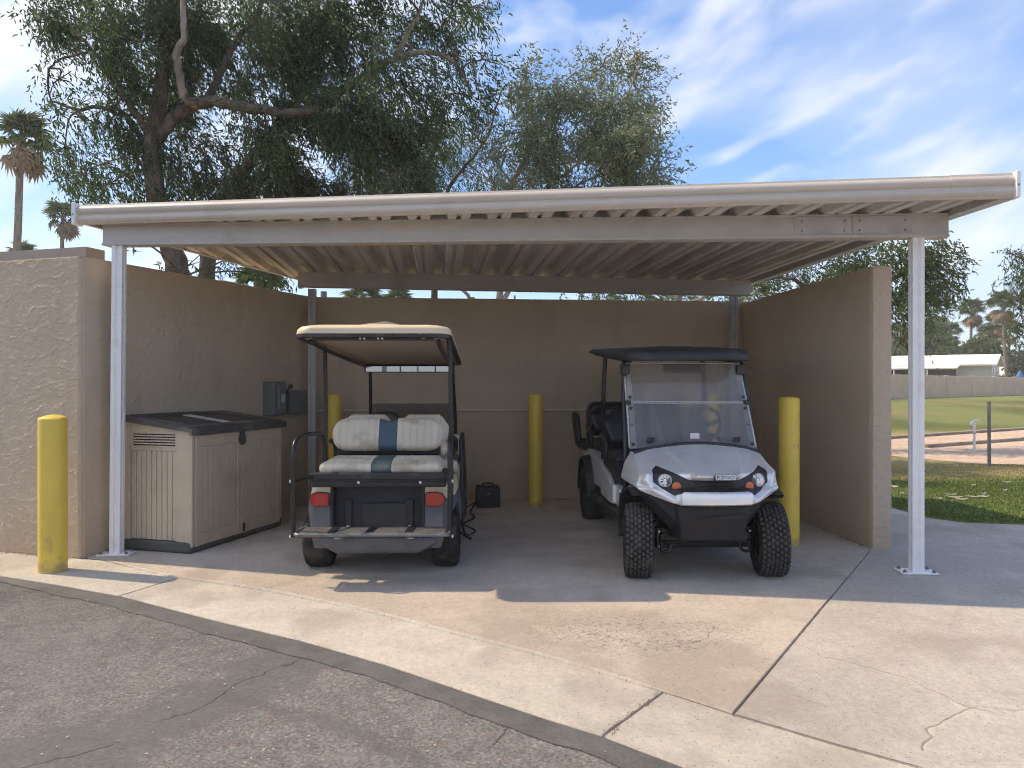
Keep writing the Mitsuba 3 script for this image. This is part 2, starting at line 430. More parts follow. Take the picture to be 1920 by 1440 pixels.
def round_hull(pts, r, sub=1):
    """convex hull of spheres: points and radii"""
    s = trimesh.creation.icosphere(subdivisions=sub).vertices
    pts = np.asarray(pts, float)
    rr = np.broadcast_to(r, len(pts))
    return hull((pts[:, None] + s[None] * rr[:, None, None]).reshape(-1, 3))


def smooth_path(pts, n=8):
    pts = np.asarray(pts, float)
    if len(pts) < 3:
        return pts
    P = np.vstack([2 * pts[0] - pts[1], pts, 2 * pts[-1] - pts[-2]])
    out = []
    for i in range(1, len(P) - 2):
        p0, p1, p2, p3 = P[i - 1:i + 3]
        for t in np.linspace(0, 1, n, endpoint=False):
            out.append(.5 * (2 * p1 + (p2 - p0) * t + (2 * p0 - 5 * p1 + 4 * p2 - p3) * t * t + (3 * p1 - p0 - 3 * p2 + p3) * t ** 3))
    out.append(pts[-1])
    return np.array(out)


def fillet(pts, r, n=6):
    """polyline with rounded corners"""
    pts = [np.asarray(p, float) for p in pts]
    out = [pts[0]]
    for a, b, c in zip(pts[:-2], pts[1:-1], pts[2:]):
        u, v = a - b, c - b
        k = min(r, np.linalg.norm(u) * .49, np.linalg.norm(v) * .49)
        p, q = b + u / np.linalg.norm(u) * k, b + v / np.linalg.norm(v) * k
        for t in np.linspace(0, 1, n):
            out.append((1 - t) ** 2 * p + 2 * t * (1 - t) * b + t * t * q)
    out.append(pts[-1])
    return np.array(out)


def tube(pts, r, sides=10, caps=True):
    p = np.asarray(pts, float)
    n = len(p)
    r = np.broadcast_to(np.asarray(r, float), (n,))
    t = np.gradient(p, axis=0)
    t /= np.linalg.norm(t, axis=1, keepdims=True) + 1e-12
    ref = np.array([0, 0, 1.0]) if abs(t[0, 2]) < .9 else np.array([1.0, 0, 0])
    u = np.cross(t[0], ref); u /= np.linalg.norm(u)
    V = []
    ang = np.arange(sides) * 2 * np.pi / sides
    for i in range(n):
        u = u - t[i] * (u @ t[i]); u /= np.linalg.norm(u) + 1e-12
        w = np.cross(t[i], u)
        V.append(p[i] + r[i] * (np.cos(ang)[:, None] * u + np.sin(ang)[:, None] * w))
    V = np.vstack(V)
    F = []
    for i in range(n - 1):
        for j in range(sides):
            a, b = i * sides + j, i * sides + (j + 1) % sides
            F += [(a, b, b + sides), (a, b + sides, a + sides)]
    if caps:
        V = np.vstack([V, p[:1], p[-1:]])
        for j in range(sides):
            F.append((len(V) - 2, (j + 1) % sides, j))
            F.append((len(V) - 1, (n - 1) * sides + j, (n - 1) * sides + (j + 1) % sides))
    return tm(V, F)


def lathe(profile, n=40, axis='z'):
    """profile: (radius, height) pairs"""
    pr = np.asarray(profile, float)
    ang = np.arange(n) * 2 * np.pi / n
    V = np.stack([pr[:, None, 0] * np.cos(ang), pr[:, None, 0] * np.sin(ang), np.broadcast_to(pr[:, None, 1], (len(pr), n))], -1).reshape(-1, 3)
    F = []
    for i in range(len(pr) - 1):
        for j in range(n):
            a, b = i * n + j, i * n + (j + 1) % n
            F += [(a, b, b + n), (a, b + n, a + n)]
    if axis == 'x':
        V = V[:, [2, 0, 1]]
    if axis == 'y':
        V = V[:, [1, 2, 0]]
    return tm(V, F)


def prism(poly, z0, z1):
    if not isinstance(poly, Polygon):
        poly = Polygon(poly)
    m = trimesh.creation.extrude_polygon(poly, z1 - z0, engine='earcut')
    m.apply_translation([0, 0, z0])
    return m


def bev_prism(poly, z0, z1, b=.006):
    """extruded polygon with a bevelled top edge"""
    if not isinstance(poly, Polygon):
        poly = Polygon(poly)
    inner = poly.buffer(-b, join_style=2)
    cs = lambda q: m3.CrossSection([np.array(q.exterior.coords)[:-1]], m3.FillRule.EvenOdd)
    lo = m3.Manifold.extrude(cs(poly), z1 - z0 - b).translate((0, 0, z0))
    parts = [man(lo)]
    ex, ix = np.array(poly.exterior.coords)[:-1], np.array(inner.exterior.coords)[:-1]
    top = prism(inner, z1 - .0005, z1)
    parts.append(top)
    if len(ex) == len(ix):
        k = np.argmin(np.linalg.norm(ix - ex[0], axis=1)); ix = np.roll(ix, -k, axis=0)
        n = len(ex)
        V = np.vstack([np.c_[ex, np.full(n, z1 - b)], np.c_[ix, np.full(n, z1)]])
        F = [f for i in range(n) for f in ((i, (i + 1) % n, n + (i + 1) % n), (i, n + (i + 1) % n, n + i))]
        parts.append(tm(V, F))
    return cat(*parts)


def xf(m, loc=(0, 0, 0), rz=0, rx=0, ry=0, s=None):
    m = m.copy()
    if s is not None:
        m.apply_scale(s)
    for a, ax in ((rx, [1, 0, 0]), (ry, [0, 1, 0]), (rz, [0, 0, 1])):
        if a:
            m.apply_transform(trimesh.transformations.rotation_matrix(a, ax))
    m.apply_translation(loc)
    return m


def mirror(m):
    m = m.copy()
    m.vertices = m.vertices * [-1, 1, 1]
    m.faces = m.faces[:, ::-1]
    return m


def bar(a, b, w, h, ch=.003, up=(0, 0, 1)):
    """rectangular bar from a to b, w across, h along up"""
    a, b = np.asarray(a, float), np.asarray(b, float)
    t = b - a; L = np.linalg.norm(t); t /= L
    s = np.cross(t, up); s /= np.linalg.norm(s)
    u = np.cross(s, t)
    m = cbox(0, L, -w / 2, w / 2, -h / 2, h / 2, ch)
    M = np.eye(4); M[:3, 0], M[:3, 1], M[:3, 2], M[:3, 3] = t, -s, u, a
    m.apply_transform(M)
    return m


def strip(pa, pb, za=0.0, zb=None):
    """sheet between two polylines with the same number of points"""
    pa, pb = np.asarray(pa, float), np.asarray(pb, float)
    n = len(pa)
    if pa.shape[1] == 2:
        pa = np.c_[pa, np.full(n, za)]; pb = np.c_[pb, np.full(n, za if zb is None else zb)]
    V = np.vstack([pa, pb])
    F = [f for i in range(n - 1) for f in ((i, n + i, n + i + 1), (i, n + i + 1, i + 1))]
    return tm(V, F)

# ================================================================== SETTING: ground
def P(px, py, Y):
    """a point of the place from its bearing (in the 1920-pixel photograph) and its distance Y"""
    return np.array([(px - 960) * Y / 1443, Y, 1.45 - (py - 718) * Y / 1443])


def sheet_poly(poly, step, zf):
    """triangulated sheet over a polygon with interior points, lifted by zf(x, y)"""
    poly = poly if isinstance(poly, Polygon) else Polygon(poly)
    ring = np.array(poly.exterior.segmentize(step).coords)[:-1]
    x0, y0, x1, y1 = poly.bounds
    g = np.stack(np.meshgrid(np.arange(x0, x1, step), np.arange(y0, y1, step)), -1).reshape(-1, 2)
    g = g[shapely.contains_xy(poly.buffer(-step * .4), g[:, 0], g[:, 1])]
    pts = np.vstack([ring, g])
    tri = Delaunay(pts).simplices
    c = pts[tri].mean(1)
    tri = tri[shapely.contains_xy(poly, c[:, 0], c[:, 1])]
    a = pts[tri]
    cr = (a[:, 1, 0] - a[:, 0, 0]) * (a[:, 2, 1] - a[:, 0, 1]) - (a[:, 1, 1] - a[:, 0, 1]) * (a[:, 2, 0] - a[:, 0, 0])
    tri[cr < 0] = tri[cr < 0][:, ::-1]
    return tm(np.c_[pts, zf(pts[:, 0], pts[:, 1])], tri[np.abs(cr) > 1e-9])


scene['haze'] = {'type': 'cube', 'to_world': T().translate([0, 180, 10.4]).scale([330, 260, 11.6]), 'bsdf': {'type': 'null'}, 'interior': {'type': 'ref', 'id': 'air'}}
labels['haze'] = {'label': 'thin dusty desert air', 'category': 'haze', 'kind': 'stuff'}
add('ground', sheet_poly([(-220, -60), (220, -60), (310, 420), (-310, 420)], 40, lambda x, y: 0 * x - .09), 'm_dirt', smooth=False, kind='structure',
    label='bare desert ground reaching to the horizon')

curb = [(-9, 8.2), (-6, 6.75), (-3.81, 5.77), (-3.31, 5.55), (-2.65, 5.23), (-1.83, 4.71), (-1.20, 4.34), (-.66, 3.97), (-.15, 3.56), (.14, 3.33), (.37, 3.16), (.61, 2.94), (1.6, 2.02), (3.2, .3), (6, -3), (14, -13)]
apron = [(-3.50, 6.36), (-3.36, 6.30), (-2.55, 5.75), (-1.80, 5.41), (-1.03, 4.96), (-.31, 4.43), (.25, 4.01), (.69, 3.63), (.97, 3.36), (1.285, 3.09), (1.53, 2.90), (2.4, 2.1), (4.0, .5), (7, -2.8), (15, -12.8)]
add('asphalt_road', tm(np.array([(-60, -60, -.012), (60, -60, -.012), (60, 2, -.012), (14, -12, -.012), (1.2, 3.4, -.012), (-5, 7.5, -.012), (-60, 30, -.012)]),
                       [(0, 4, 5), (0, 5, 6), (0, 1, 4), (1, 3, 4), (1, 2, 3)]), 'm_asphalt', smooth=False, kind='structure', label='worn grey brown asphalt with cracks and dark sealed bands')


def offset_line(pts, d):
    ln = LineString(pts)
    o = ln.parallel_offset(abs(d), 'left' if d > 0 else 'right', join_style=2)
    return [tuple(p) for p in o.coords]


# dark sealed band of the asphalt along the concrete, with a ragged inner edge
cl = np.array(LineString(curb).segmentize(.05).coords)
tn = np.gradient(cl, axis=0); tn /= np.linalg.norm(tn, axis=1, keepdims=True)
nr = np.c_[tn[:, 1], -tn[:, 0]]
s = np.cumsum(np.r_[0, np.linalg.norm(np.diff(cl, axis=0), axis=1)])
wob = meshkit.fbm(np.c_[s * 1.3, s * 0, s * 0], 4, 3)
wob2 = meshkit.fbm(np.c_[s * 9, s * 0, s * 0], 3, 5)
outer = cl - nr * .03
inner = cl + nr * (np.clip(.155 + .10 * (wob - .5) + .03 * (wob2 - .5), .03, 1) * np.clip((s - 5.0) / 1.2, .15, 1))[:, None]
add('seal_band', strip(inner, outer, -.008), 'm_seal', 'asphalt_road', smooth=False, label='dark sealed band along the concrete edge')

jL, jR = (.967, 3.364), (3.103, 6.664)
apr = LineString(apron)


def along(line, a, b):
    """the part of a polyline between the points nearest to a and b"""
    l = LineString(line)
    u, v = l.project(shapely.Point(a)), l.project(shapely.Point(b))
    seg = shapely.ops.substring(l, u, v)
    return [tuple(p) for p in seg.coords]


import shapely.ops
floor = along(apron, apron[0], jL) + [jR, (3.14, 6.9), (3.0, 10.05), (-2.6, 9.5), (-3.66, 6.5)]
right = along(apron, jL, (7, -2.8)) + [(16, 1), (30, 5.0), (30, 7.1), (8, 7.72), (5.27, 7.90), (4.72, 8.02), (4.48, 8.3), (4.42, 9.1), (3.55, 10.2), (3.1, 10.2), (3.1, 6.9), jR]
g = .0045
hs = add('concrete_pavement', prism(Polygon(floor).union(Polygon(right)).buffer(-.05).buffer(.02), -.07, -.009), 'm_joint', smooth=False, kind='structure',
         label='pale concrete pavement of large slabs with dark joints and cracks')


def slab(pts, z, bsdf, label=None):
    p = Polygon(pts).buffer(-g, join_style=2)
    add('slab', bev_prism(p, z - .05, z, .004), bsdf, hs, smooth=20, label=label)


slab(floor, .004, 'm_floor', 'tan concrete floor slab under the carport')
slab(right, .002, 'm_slab', 'greyer cracked concrete slab right of the diagonal joint')
cuts = [(-9, 8.6), (-2.52, 5.64), (.70, 3.60), (7, -2.8)]
curbs = [(-9, 8.2), (-2.67, 5.25), (.375, 3.165), (6, -3)]
ap2 = [(-9, 8.62), (-5.0, 6.95), (-3.62, 6.36)] + apron[1:]
for i in range(3):
    a = along(ap2, cuts[i], cuts[i + 1]); b = along(curb, curbs[i], curbs[i + 1])
    slab(a + b[::-1], 0.0, 'm_strip', 'narrow pale gutter slab between asphalt and carport floor' if i == 1 else None)
# rounded worn lip where the gutter slabs meet the floor
lip = np.array(LineString(along(apron, (-3.3, 6.27), (.9, 3.42))).segmentize(.08).coords)
lw = meshkit.fbm(np.c_[lip * 3.0, lip[:, :1] * 0], 3, 8)
add('lip', tube(np.c_[lip[:, 0] + (lw - .5) * .02, lip[:, 1] + .012, np.full(len(lip), -.004)], (.013 + .012 * lw) * np.clip(np.minimum(np.arange(len(lip)), np.arange(len(lip))[::-1]) / 8, .05, 1), 8), 'm_strip', hs, smooth=60, label='worn rounded lip between gutter slab and floor slab')

# weeds and grit lying in the joints and along the kerb
gp = []
for ln, n in (([jL, jR], 420), ([(.70, 3.6), (.375, 3.165)], 150), (lip[:, :2], 60)):
    l = LineString(ln)
    for _ in range(n):
        q = l.interpolate(rng.random() * l.length)
        gp.append((q.x + rng.normal() * .012, q.y + rng.normal() * .012, rng.uniform(.001, .004)))
oct_ = trimesh.creation.icosphere(subdivisions=0)
add('joint_grit', cat(*[xf(oct_, (x, y, r * .5), rz=rng.random() * 6, s=r) for x, y, r in gp]), 'm_joint', smooth=False, kind='stuff', label='dark grit and dry weed crumbs along the joints', cat='grit')

# pale leaf litter on the asphalt and the concrete
V, F = [], []
for _ in range(420):
    if rng.random() < .72:
        x, y = rng.uniform(-3.2, 1.2), rng.uniform(1.9, 5.6)
        if y > np.interp(x, [c[0] for c in curb], [c[1] for c in curb]) - .1:
            continue
        z = -.006
    else:
        x, y, z = rng.uniform(-3.0, 4.5), rng.uniform(3.2, 8.5), .007
        if y < np.interp(x, [c[0] for c in curb], [c[1] for c in curb]):
            continue
    L, w, a = rng.uniform(.006, .022), rng.uniform(.002, .006), rng.random() * 6.28
    c, s_ = math.cos(a), math.sin(a)
    k = len(V)
    V += [(x, y, z), (x + c * L * .5 - s_ * w, y + s_ * L * .5 + c * w, z + .003), (x + c * L, y + s_ * L, z + .001), (x + c * L * .5 + s_ * w, y + s_ * L * .5 - c * w, z + .004)]
    F += [(k, k + 1, k + 2), (k, k + 2, k + 3)]
add('leaf_litter', tm(V, F), 'm_litter', smooth=False, kind='stuff', label='tiny pale dry leaves scattered over the asphalt and concrete', cat='leaf litter')

V, F = [], []
for (A_, B_), n_ in ((((-3.45, 6.5), (-2.40, 9.2)), 130), (((-2.35, 9.28), (2.9, 9.78)), 260), (((3.09, 6.8), (2.93, 9.7)), 170), (((-3.6, 6.30), (-4.9, 6.72)), 110)):
    A_, B_ = np.array(A_), np.array(B_)
    t_ = (B_ - A_) / np.linalg.norm(B_ - A_); m_ = np.array([t_[1], -t_[0]])
    for _ in range(n_):
        q = A_ + (B_ - A_) * rng.random() + m_ * rng.exponential(.05)
        L, w, a = rng.uniform(.01, .045), rng.uniform(.003, .010), rng.random() * 6.28
        c, s_ = math.cos(a), math.sin(a)
        k, z = len(V), .007 if q[1] < 6.9 and q[0] < -3.5 else .012
        V += [(q[0], q[1], z), (q[0] + c * L * .5 - s_ * w, q[1] + s_ * L * .5 + c * w, z + .004), (q[0] + c * L, q[1] + s_ * L, z), (q[0] + c * L * .5 + s_ * w, q[1] + s_ * L * .5 - c * w, z + .006)]
        F += [(k, k + 1, k + 2), (k, k + 2, k + 3)]
add('wall_foot_litter', tm(V, F), 'm_litter_brown', smooth=False, kind='stuff', label='dry brown leaf bits gathered along the foot of the stucco walls', cat='leaf litter')

# lawn, dirt, bank
add('dirt_court', sheet_poly([(4, 10), (60, 8), (75, 64), (14, 24), (4, 17.5)], 1.2, lambda x, y: 0 * x - .006), 'm_dirt', smooth=60, kind='structure', label='reddish bare dirt court beyond the lawn')
lawn_ring = [(3.4, 16.5), (3.5, 10.12), (4.39, 9.05), (4.45, 8.27), (4.70, 7.97), (5.27, 7.84), (8, 7.66), (30, 7.04), (44, 6.9), (44, 10.0), (20, 11.6), (12, 12.7), (9.04, 13.55), (8.22, 13.9), (7.54, 15.2), (6, 16.4)]
add('lawn', sheet_poly(lawn_ring, .35, lambda x, y: .0065 + .02 * meshkit.fbm(np.stack([x * 1.2, y * 1.2, 0 * x], -1), 3, 4) * np.clip(shapely.distance(Polygon(lawn_ring).exterior, shapely.points(x, y)) / .6, 0, 1)), 'm_lawn', smooth=60, kind='structure', label='green lawn turning to dry yellow grass at its far side')


def bank_z(x, y):
    dist = (y - (20.12 + (x - 9.93) * .647)) * .84
    t = np.clip(dist / 13, 0, 1)
    return .01 + .40 * t * t * (3 - 2 * t)


add('grass_bank', sheet_poly([(-40, -12.2), (9.93, 20.12), (16, 24.05), (60, 52.5), (150, 110.7), (150, 220), (-90, 220), (-90, 20)], 2.2, bank_z), 'm_lawn', smooth=60, kind='structure',
    label='gently rising green bank in front of the far wall')
e0, e1 = np.array([7.0, 18.2, .0]), np.array([40, 39.55, .0])
add('concrete_edging', bar(e0, e1, .14, .14, .01), 'm_edging', smooth=False, label='low concrete edging along the foot of the grass bank', cat='edging')
add('timber_edging', bar((9.3, 17.3, .02), (19.0, 23.2, .02), .12, .10, .01), 'm_edging', smooth=False, label='low dark edging strip crossing the dirt court', cat='edging')

# grass blades
poly = Polygon(lawn_ring).buffer(-.03)
n = 120000
gx, gy = rng.uniform(4.3, 11.5, n), rng.uniform(7.7, 13.6, n)
ok = shapely.contains_xy(poly, gx, gy) & (np.abs(gx / gy - .53) < .17)
gx, gy = gx[ok], gy[ok]
dry = np.clip((gy - 11.2) / .8, 0, 1)
L = rng.uniform(.018, .05, len(gx)) * (1 - .45 * dry)
ang, lean, w = rng.random(len(gx)) * 6.28, rng.normal(0, .35, (len(gx), 2)), rng.uniform(.003, .006, len(gx))
b0 = np.stack([gx, gy, np.full(len(gx), .008)], -1)
side = np.stack([np.cos(ang) * w, np.sin(ang) * w, 0 * w], -1)
tip = b0 + np.stack([lean[:, 0] * L, lean[:, 1] * L, L], -1)
V = np.stack([b0 - side, b0 + side, tip], 1).reshape(-1, 3)
add('lawn_grass', tm(V, np.arange(len(V)).reshape(-1, 3)), 'm_blade', smooth=False, kind='stuff', label='short blades of grass on the lawn', cat='grass')

# pale curled bark strips fallen on the lawn
BARK = ['uppermost curl of the bark cluster right beside the front post', 'middle curl of the bark cluster right beside the front post', 'lowest and nearest curl of the bark cluster beside the front post', 'longest pale curl of bark lying on the green lawn',
        'short bark curl touching the right end of the longest one', 'short bark curl lying just beyond the right end of the longest one', 'pale bark curl farthest to the right, near the dry grass', 'tilted bark scrap beside the stucco wall end, nearest the dry grass',
        'level bark scrap beside the stucco wall end on the lawn', 'single round bark scrap in the middle of the lawn, beyond the longest curl', 'thin bark scrap just right of the front post, nearest the pavement', 'bark scrap between stucco wall end and front post, nearest the pavement', 'small bark scrap at the right of the lawn, below the farthest right curl']
for i, (px, py, L, a) in enumerate([(1783, 933, .17, .1), (1790, 938, .20, -.25), (1803, 942, .16, .0), (1829, 937, .26, .1), (1845, 937, .12, -.5), (1844, 932, .10, .5), (1887, 909, .16, .15),
                                    (1678, 918, .09, -.8), (1676, 917, .07, .0), (1826, 915, .05, 0), (1762, 941, .07, .2), (1692, 931, .06, .4), (1885, 925, .06, .3)]):
    Y = 2092 / (py - 718); x = (px - 960) * Y / 1443
    t = np.linspace(-.5, .5, 7)
    cv = np.c_[x + t * L * math.cos(a), Y + t * L * math.sin(a) + .03 * L * np.cos(t * 9 + i), .035 + .02 * (2 * t) ** 2]
    add('bark_strip', tube(cv, [.004, .011, .014, .014, .013, .010, .004], 5), 'm_litter', smooth=60,
        label=BARK[i], cat='bark', group='bark curls on the lawn')

# distant hill
hx = np.linspace(-300, 300, 220)
hz = 2.5 + 7 * meshkit.fbm(np.stack([hx * .013, 0 * hx, 0 * hx], -1), 5, 2) + 7.5 * np.exp(-((hx - 182) / 50) ** 2)
rows = []
for k, (yy, f) in enumerate([(245, 0), (262, .45), (282, .8), (305, 1.0), (345, .6)]):
    rows.append(np.c_[hx, np.full(220, yy) + 13 * meshkit.fbm(np.stack([hx * .03, 0 * hx + k, 0 * hx], -1), 3, 6), hz * f * (.9 + .2 * meshkit.fbm(np.stack([hx * .06, 0 * hx + k * 3, 0 * hx], -1), 3, 9)) - .5])
add('hills', cat(*[strip(a, b) for a, b in zip(rows[:-1], rows[1:])]), 'm_hill', smooth=60, kind='structure', label='low hazy desert hills on the horizon')

# ================================================================== walls round the carport
ZW = 2.497


def wall(name, poly, z1, bsdf, label, r=.02):
    p = Polygon(poly).buffer(-r).buffer(r, quad_segs=4)
    return add(name, prism(p, -.06, z1), bsdf, smooth=40, label=label, cat='wall')


wall('stucco_wall', [(-3.56, 6.345), (-2.45, 9.33), (-2.66, 9.41), (-3.70, 6.56), (-6.95, 7.62), (-7.0, 7.42)], ZW, 'm_stucco', 'tan stucco wall left of the carport, turning a corner behind the leftmost yellow bollard')
wall('stucco_wall', [(-2.47, 9.335), (3.16, 9.865), (3.14, 10.07), (-2.62, 9.53)], ZW - .004, 'm_stucco', 'tan stucco wall across the back of the carport')
wall('stucco_wall', [(3.137, 6.706), (3.306, 6.70), (3.13, 9.86), (2.955, 9.85)], ZW - .03, 'm_stucco', 'short tan stucco wall right of the silver cart')
def sfbm(p, o, sd):
    return meshkit.fbm(p, o, sd)


def trowel(s_, z, seed):
    """height in metres of skip trowelled stucco over a wall's length s_ and height z"""
    wx = sfbm(np.stack([s_ * 4.6, z * 4.6, 0 * z + seed], -1), 3, 31) - .5
    wz = sfbm(np.stack([s_ * 2.2, z * 2.2, 0 * z + seed + 5], -1), 3, 37) - .5
    h = 0 * z
    for k, (fx, fz, t, a) in enumerate(((5.5, 12, .52, .0010), (11.0, 27, .54, .0017), (21.0, 46, .55, .0018), (38.0, 70, .55, .0011))):
        f = sfbm(np.stack([s_ * fx + wz * 3.5 + k * 3.3, z * fz + wx * 7 + s_ * (4.0 - 4 * k), 0 * z + seed + k], -1), 3, 41 + k)
        h = h + a * np.clip((f - t) / .035, 0, 1) + a * .5 * np.clip((f - t - .10) / .03, 0, 1)
    return h + .0010 * sfbm(np.stack([s_ * 70, z * 70, 0 * z], -1), 2, 3)


def render_coat(parent, A, B, z0, z1, step, seed, fade=True):
    """rough stucco coat over the wall face from A to B (seen with A left, B right)"""
    A, B = np.array(A, float), np.array(B, float)
    L = np.linalg.norm(B - A); t = (B - A) / L; nn = np.array([t[1], -t[0]])
    si, zi = np.linspace(0, L, int(L / step) + 1), np.linspace(z0, z1, int((z1 - z0) / step) + 1)
    S, Z = np.meshgrid(si, zi)
    H = trowel(S, Z, seed) + .002
    e = np.minimum(np.minimum(S, L - S), z1 - Z)
    H = np.where(e < step * .6, -.004, H)
    x, y = A[0] + t[0] * S + nn[0] * H, A[1] + t[1] * S + nn[1] * H
    V = np.stack([x, y, Z], -1).reshape(-1, 3)
    n, m_ = len(si), len(zi)
    i, j = np.meshgrid(np.arange(m_ - 1), np.arange(n - 1), indexing='ij')
    a = (i * n + j).ravel()
    F = np.vstack([np.c_[a, a + 1, a + n + 1], np.c_[a, a + n + 1, a + n]])
    add('render_coat', tm(V, F), 'm_stucco_coat', parent, smooth=True)


render_coat('stucco_wall', (-4.95, 6.345 + (4.95 - 3.56) * (7.42 - 6.345) / (7.0 - 3.56)), (-3.572, 6.349), -.05, ZW - .003, .0045, 1.0)
render_coat('stucco_wall', (-3.553, 6.362), (-2.46, 9.30), -.05, ZW - .003, .013, 4.0)
render_coat('stucco_wall_001', (-2.45, 9.337), (2.95, 9.845), -.05, ZW - .007, .016, 7.0)
render_coat('stucco_wall_002', (3.139, 6.704), (3.304, 6.698), -.05, ZW - .033, .0052, 10.0)
render_coat('stucco_wall_002', (2.955, 9.84), (3.135, 6.72), -.05, ZW - .033, .014, 13.0)
wall('parapet_wall', [(-3.72, 6.72), (-3.66, 6.93), (-7.2, 7.95), (-7.25, 7.74)], 2.64, 'm_parapet', 'smooth grey brown wall rising just behind the stucco corner at left', .012)
add('wood_scrap', xf(rbox(.22, .06, .025, .004), (-3.02, 8.13, ZW + .0135), rz=1.2), 'm_shed', label='scrap of wood left on top of the left stucco wall', cat='wood scrap')

# far boundary wall of separate panels
w0, w1 = np.array([24.7, 50.0]), np.array([44.6, 67.0])
wd = (w1 - w0) / np.linalg.norm(w1 - w0)
wn = np.array([wd[1], -wd[0]])
fw = thing('boundary_wall', 'long tan block wall of upright panels beyond the grass bank', 'wall')
pitch = 4.9
for k in range(-7, 12):
    a = w0 + wd * (k * pitch - .9)
    b = a + wd * (pitch - .05)
    zb, zt = .25, 2.0 - .0033 * max(0, k * pitch)
    m = cbox(0, pitch - .05, -.08, .08, zb, zt, .02)
    M = np.eye(4); M[:2, 0] = wd; M[:2, 1] = -wn; M[:2, 3] = a
    m.apply_transform(M)
    add('panel', m, 'm_far_wall', fw, smooth=False)
    m = cbox(-.12, .12, -.12, .12, zb, zt + .05, .02)
    M2 = M.copy(); M2[:2, 3] = a - wd * .025
    m.apply_transform(M2)
    add('pilaster', m, 'm_far_wall', fw, smooth=False)

# ================================================================== carport
cp = thing('carport', 'open metal carport with ribbed roof on four pale posts over two golf carts', 'carport')
BFL, BFR, BRL, BRR = np.array([-3.34, 6.50]), np.array([3.087, 5.877]), np.array([-2.36, 9.10]), np.array([2.75, 9.55])
corner = np.array([(-3.41, 6.5, 2.798), (3.3, 5.86, 2.722), (-2.51, 9.1, 2.745), (2.95, 9.6, 2.725)])
pa, pb_, pc = np.linalg.lstsq(np.c_[corner[:, :2], np.ones(4)], corner[:, 2], rcond=None)[0]
zr = lambda x, y: pa * x + pb_ * y + pc + .002
BH = .172


def post(x, y, ztop, yaw, lean=0.0, lab=None, plate=True):
    h, d, w = .043, .013, .013
    ring = []
    for k in range(4):
        c, s_ = math.cos(k * math.pi / 2), math.sin(k * math.pi / 2)
        for q in [(-h, -h), (-w, -h), (-w * .8, -h + d), (w * .8, -h + d), (w, -h)]:
            ring.append((q[0] * c - q[1] * s_, q[0] * s_ + q[1] * c))
    m = prism(Polygon(ring), .012, ztop)
    m.vertices[:, 0] += lean * m.vertices[:, 2] / ztop
    fr = Frame((x, y, 0), yaw)
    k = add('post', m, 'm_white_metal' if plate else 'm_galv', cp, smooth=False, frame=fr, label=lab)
    if plate:
        add('base_plate', cbox(-.135, .135, -.085, .085, .004, .016, .003), 'm_white_metal', k, smooth=False, frame=fr)
        for bx in (-.105, .105):
            for by in (-.058, .058):
                add('bolt', cat(lathe([(0, .036), (.008, .036), (.009, .034), (.009, .016)], 8), xf(lathe([(.011, .016), (.015, .017), (.015, .026), (.011, .028), (0, .028)], 6), (0, 0, 0))), 'm_bolt', k,
                    frame=fr.M @ T().translate([bx, by, 0]))


post(*BFL, 2.625, .04, .024, 'front left post, white in the sun')
post(*BFR, 2.552, -.10, .0, 'front right post')
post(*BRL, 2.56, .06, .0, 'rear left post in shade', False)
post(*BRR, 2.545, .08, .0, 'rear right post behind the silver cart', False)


def beam(a, b, name, lab):
    a, b = np.asarray(a, float), np.asarray(b, float)
    L = np.linalg.norm(b - a); t = (b - a) / L
    n = np.array([t[1], -t[0]])
    # box section with a lip along the bottom and a small one along the top
    sec = Polygon([(-.055, .012), (-.047, .012), (-.047, BH - .012), (-.053, BH - .010), (-.053, BH), (.053, BH), (.053, BH - .010), (.047, BH - .012), (.047, .012), (.062, .010), (.062, -.006), (.055, -.010), (-.062, -.010), (-.062, .008)])
    m = trimesh.creation.extrude_polygon(sec, L, engine='earcut')
    v = m.vertices
    za, zb = zr(*a) - BH - .001, zr(*b) - BH - .001
    w = v[:, 2] / L
    m.vertices = np.c_[a[0] + t[0] * v[:, 2] + n[0] * v[:, 0], a[1] + t[1] * v[:, 2] + n[1] * v[:, 0], za + (zb - za) * w + v[:, 1]]
    m.fix_normals()
    return add(name, m, 'm_beam', cp, smooth=25, label=lab), t, n


fb, ft, fn_ = beam((-3.43, 6.508), (3.30, 5.856), 'front_beam', 'front beam with bolted splice plates at its right')
rb, _, _ = beam((-2.52, 9.085), (2.95, 9.568), 'rear_beam', 'shaded rear beam')


def on_front(px):
    k = (px - 960) / 1443
    a, b = np.array([-3.43, 6.508]), np.array([3.30, 5.856])
    s_ = (k * a[1] - a[0]) / ((b[0] - a[0]) - k * (b[1] - a[1]))
    return a + (b - a) * s_


for x0, x1 in ((1487, 1592), (1594, 1705)):
    a, b = on_front(x0), on_front(x1)
    o = np.array([fn_[0], fn_[1]]) * .0505
    za = (zr(*a) + zr(*b)) / 2 - BH / 2
    sp = add('splice_plate', bar((a[0] + o[0], a[1] + o[1], zr(*a) - BH / 2 + .004), (b[0] + o[0], b[1] + o[1], zr(*b) - BH / 2 + .004), .006, .128, .001), 'm_galv', cp, smooth=False)
    for f in (.12, .88):
        q = a + (b - a) * f + np.array([fn_[0], fn_[1]]) * .054
        for dz in (-.04, .036):
            m = lathe([(0, .006), (.006, .005), (.008, .0)], 8, 'y')
            add('bolt', xf(m, (q[0], q[1] + .002, zr(*q) - BH / 2 + dz), rx=math.pi), 'm_bolt', sp)

# roof pans
FA, FB = np.array([-3.60, 6.42]), np.array([3.42, 5.27])
RA, RB = np.array([-2.69, 9.72]), np.array([3.0, 9.93])
rd = np.array([-.097, .9953]); re = np.array([.9953, .097])


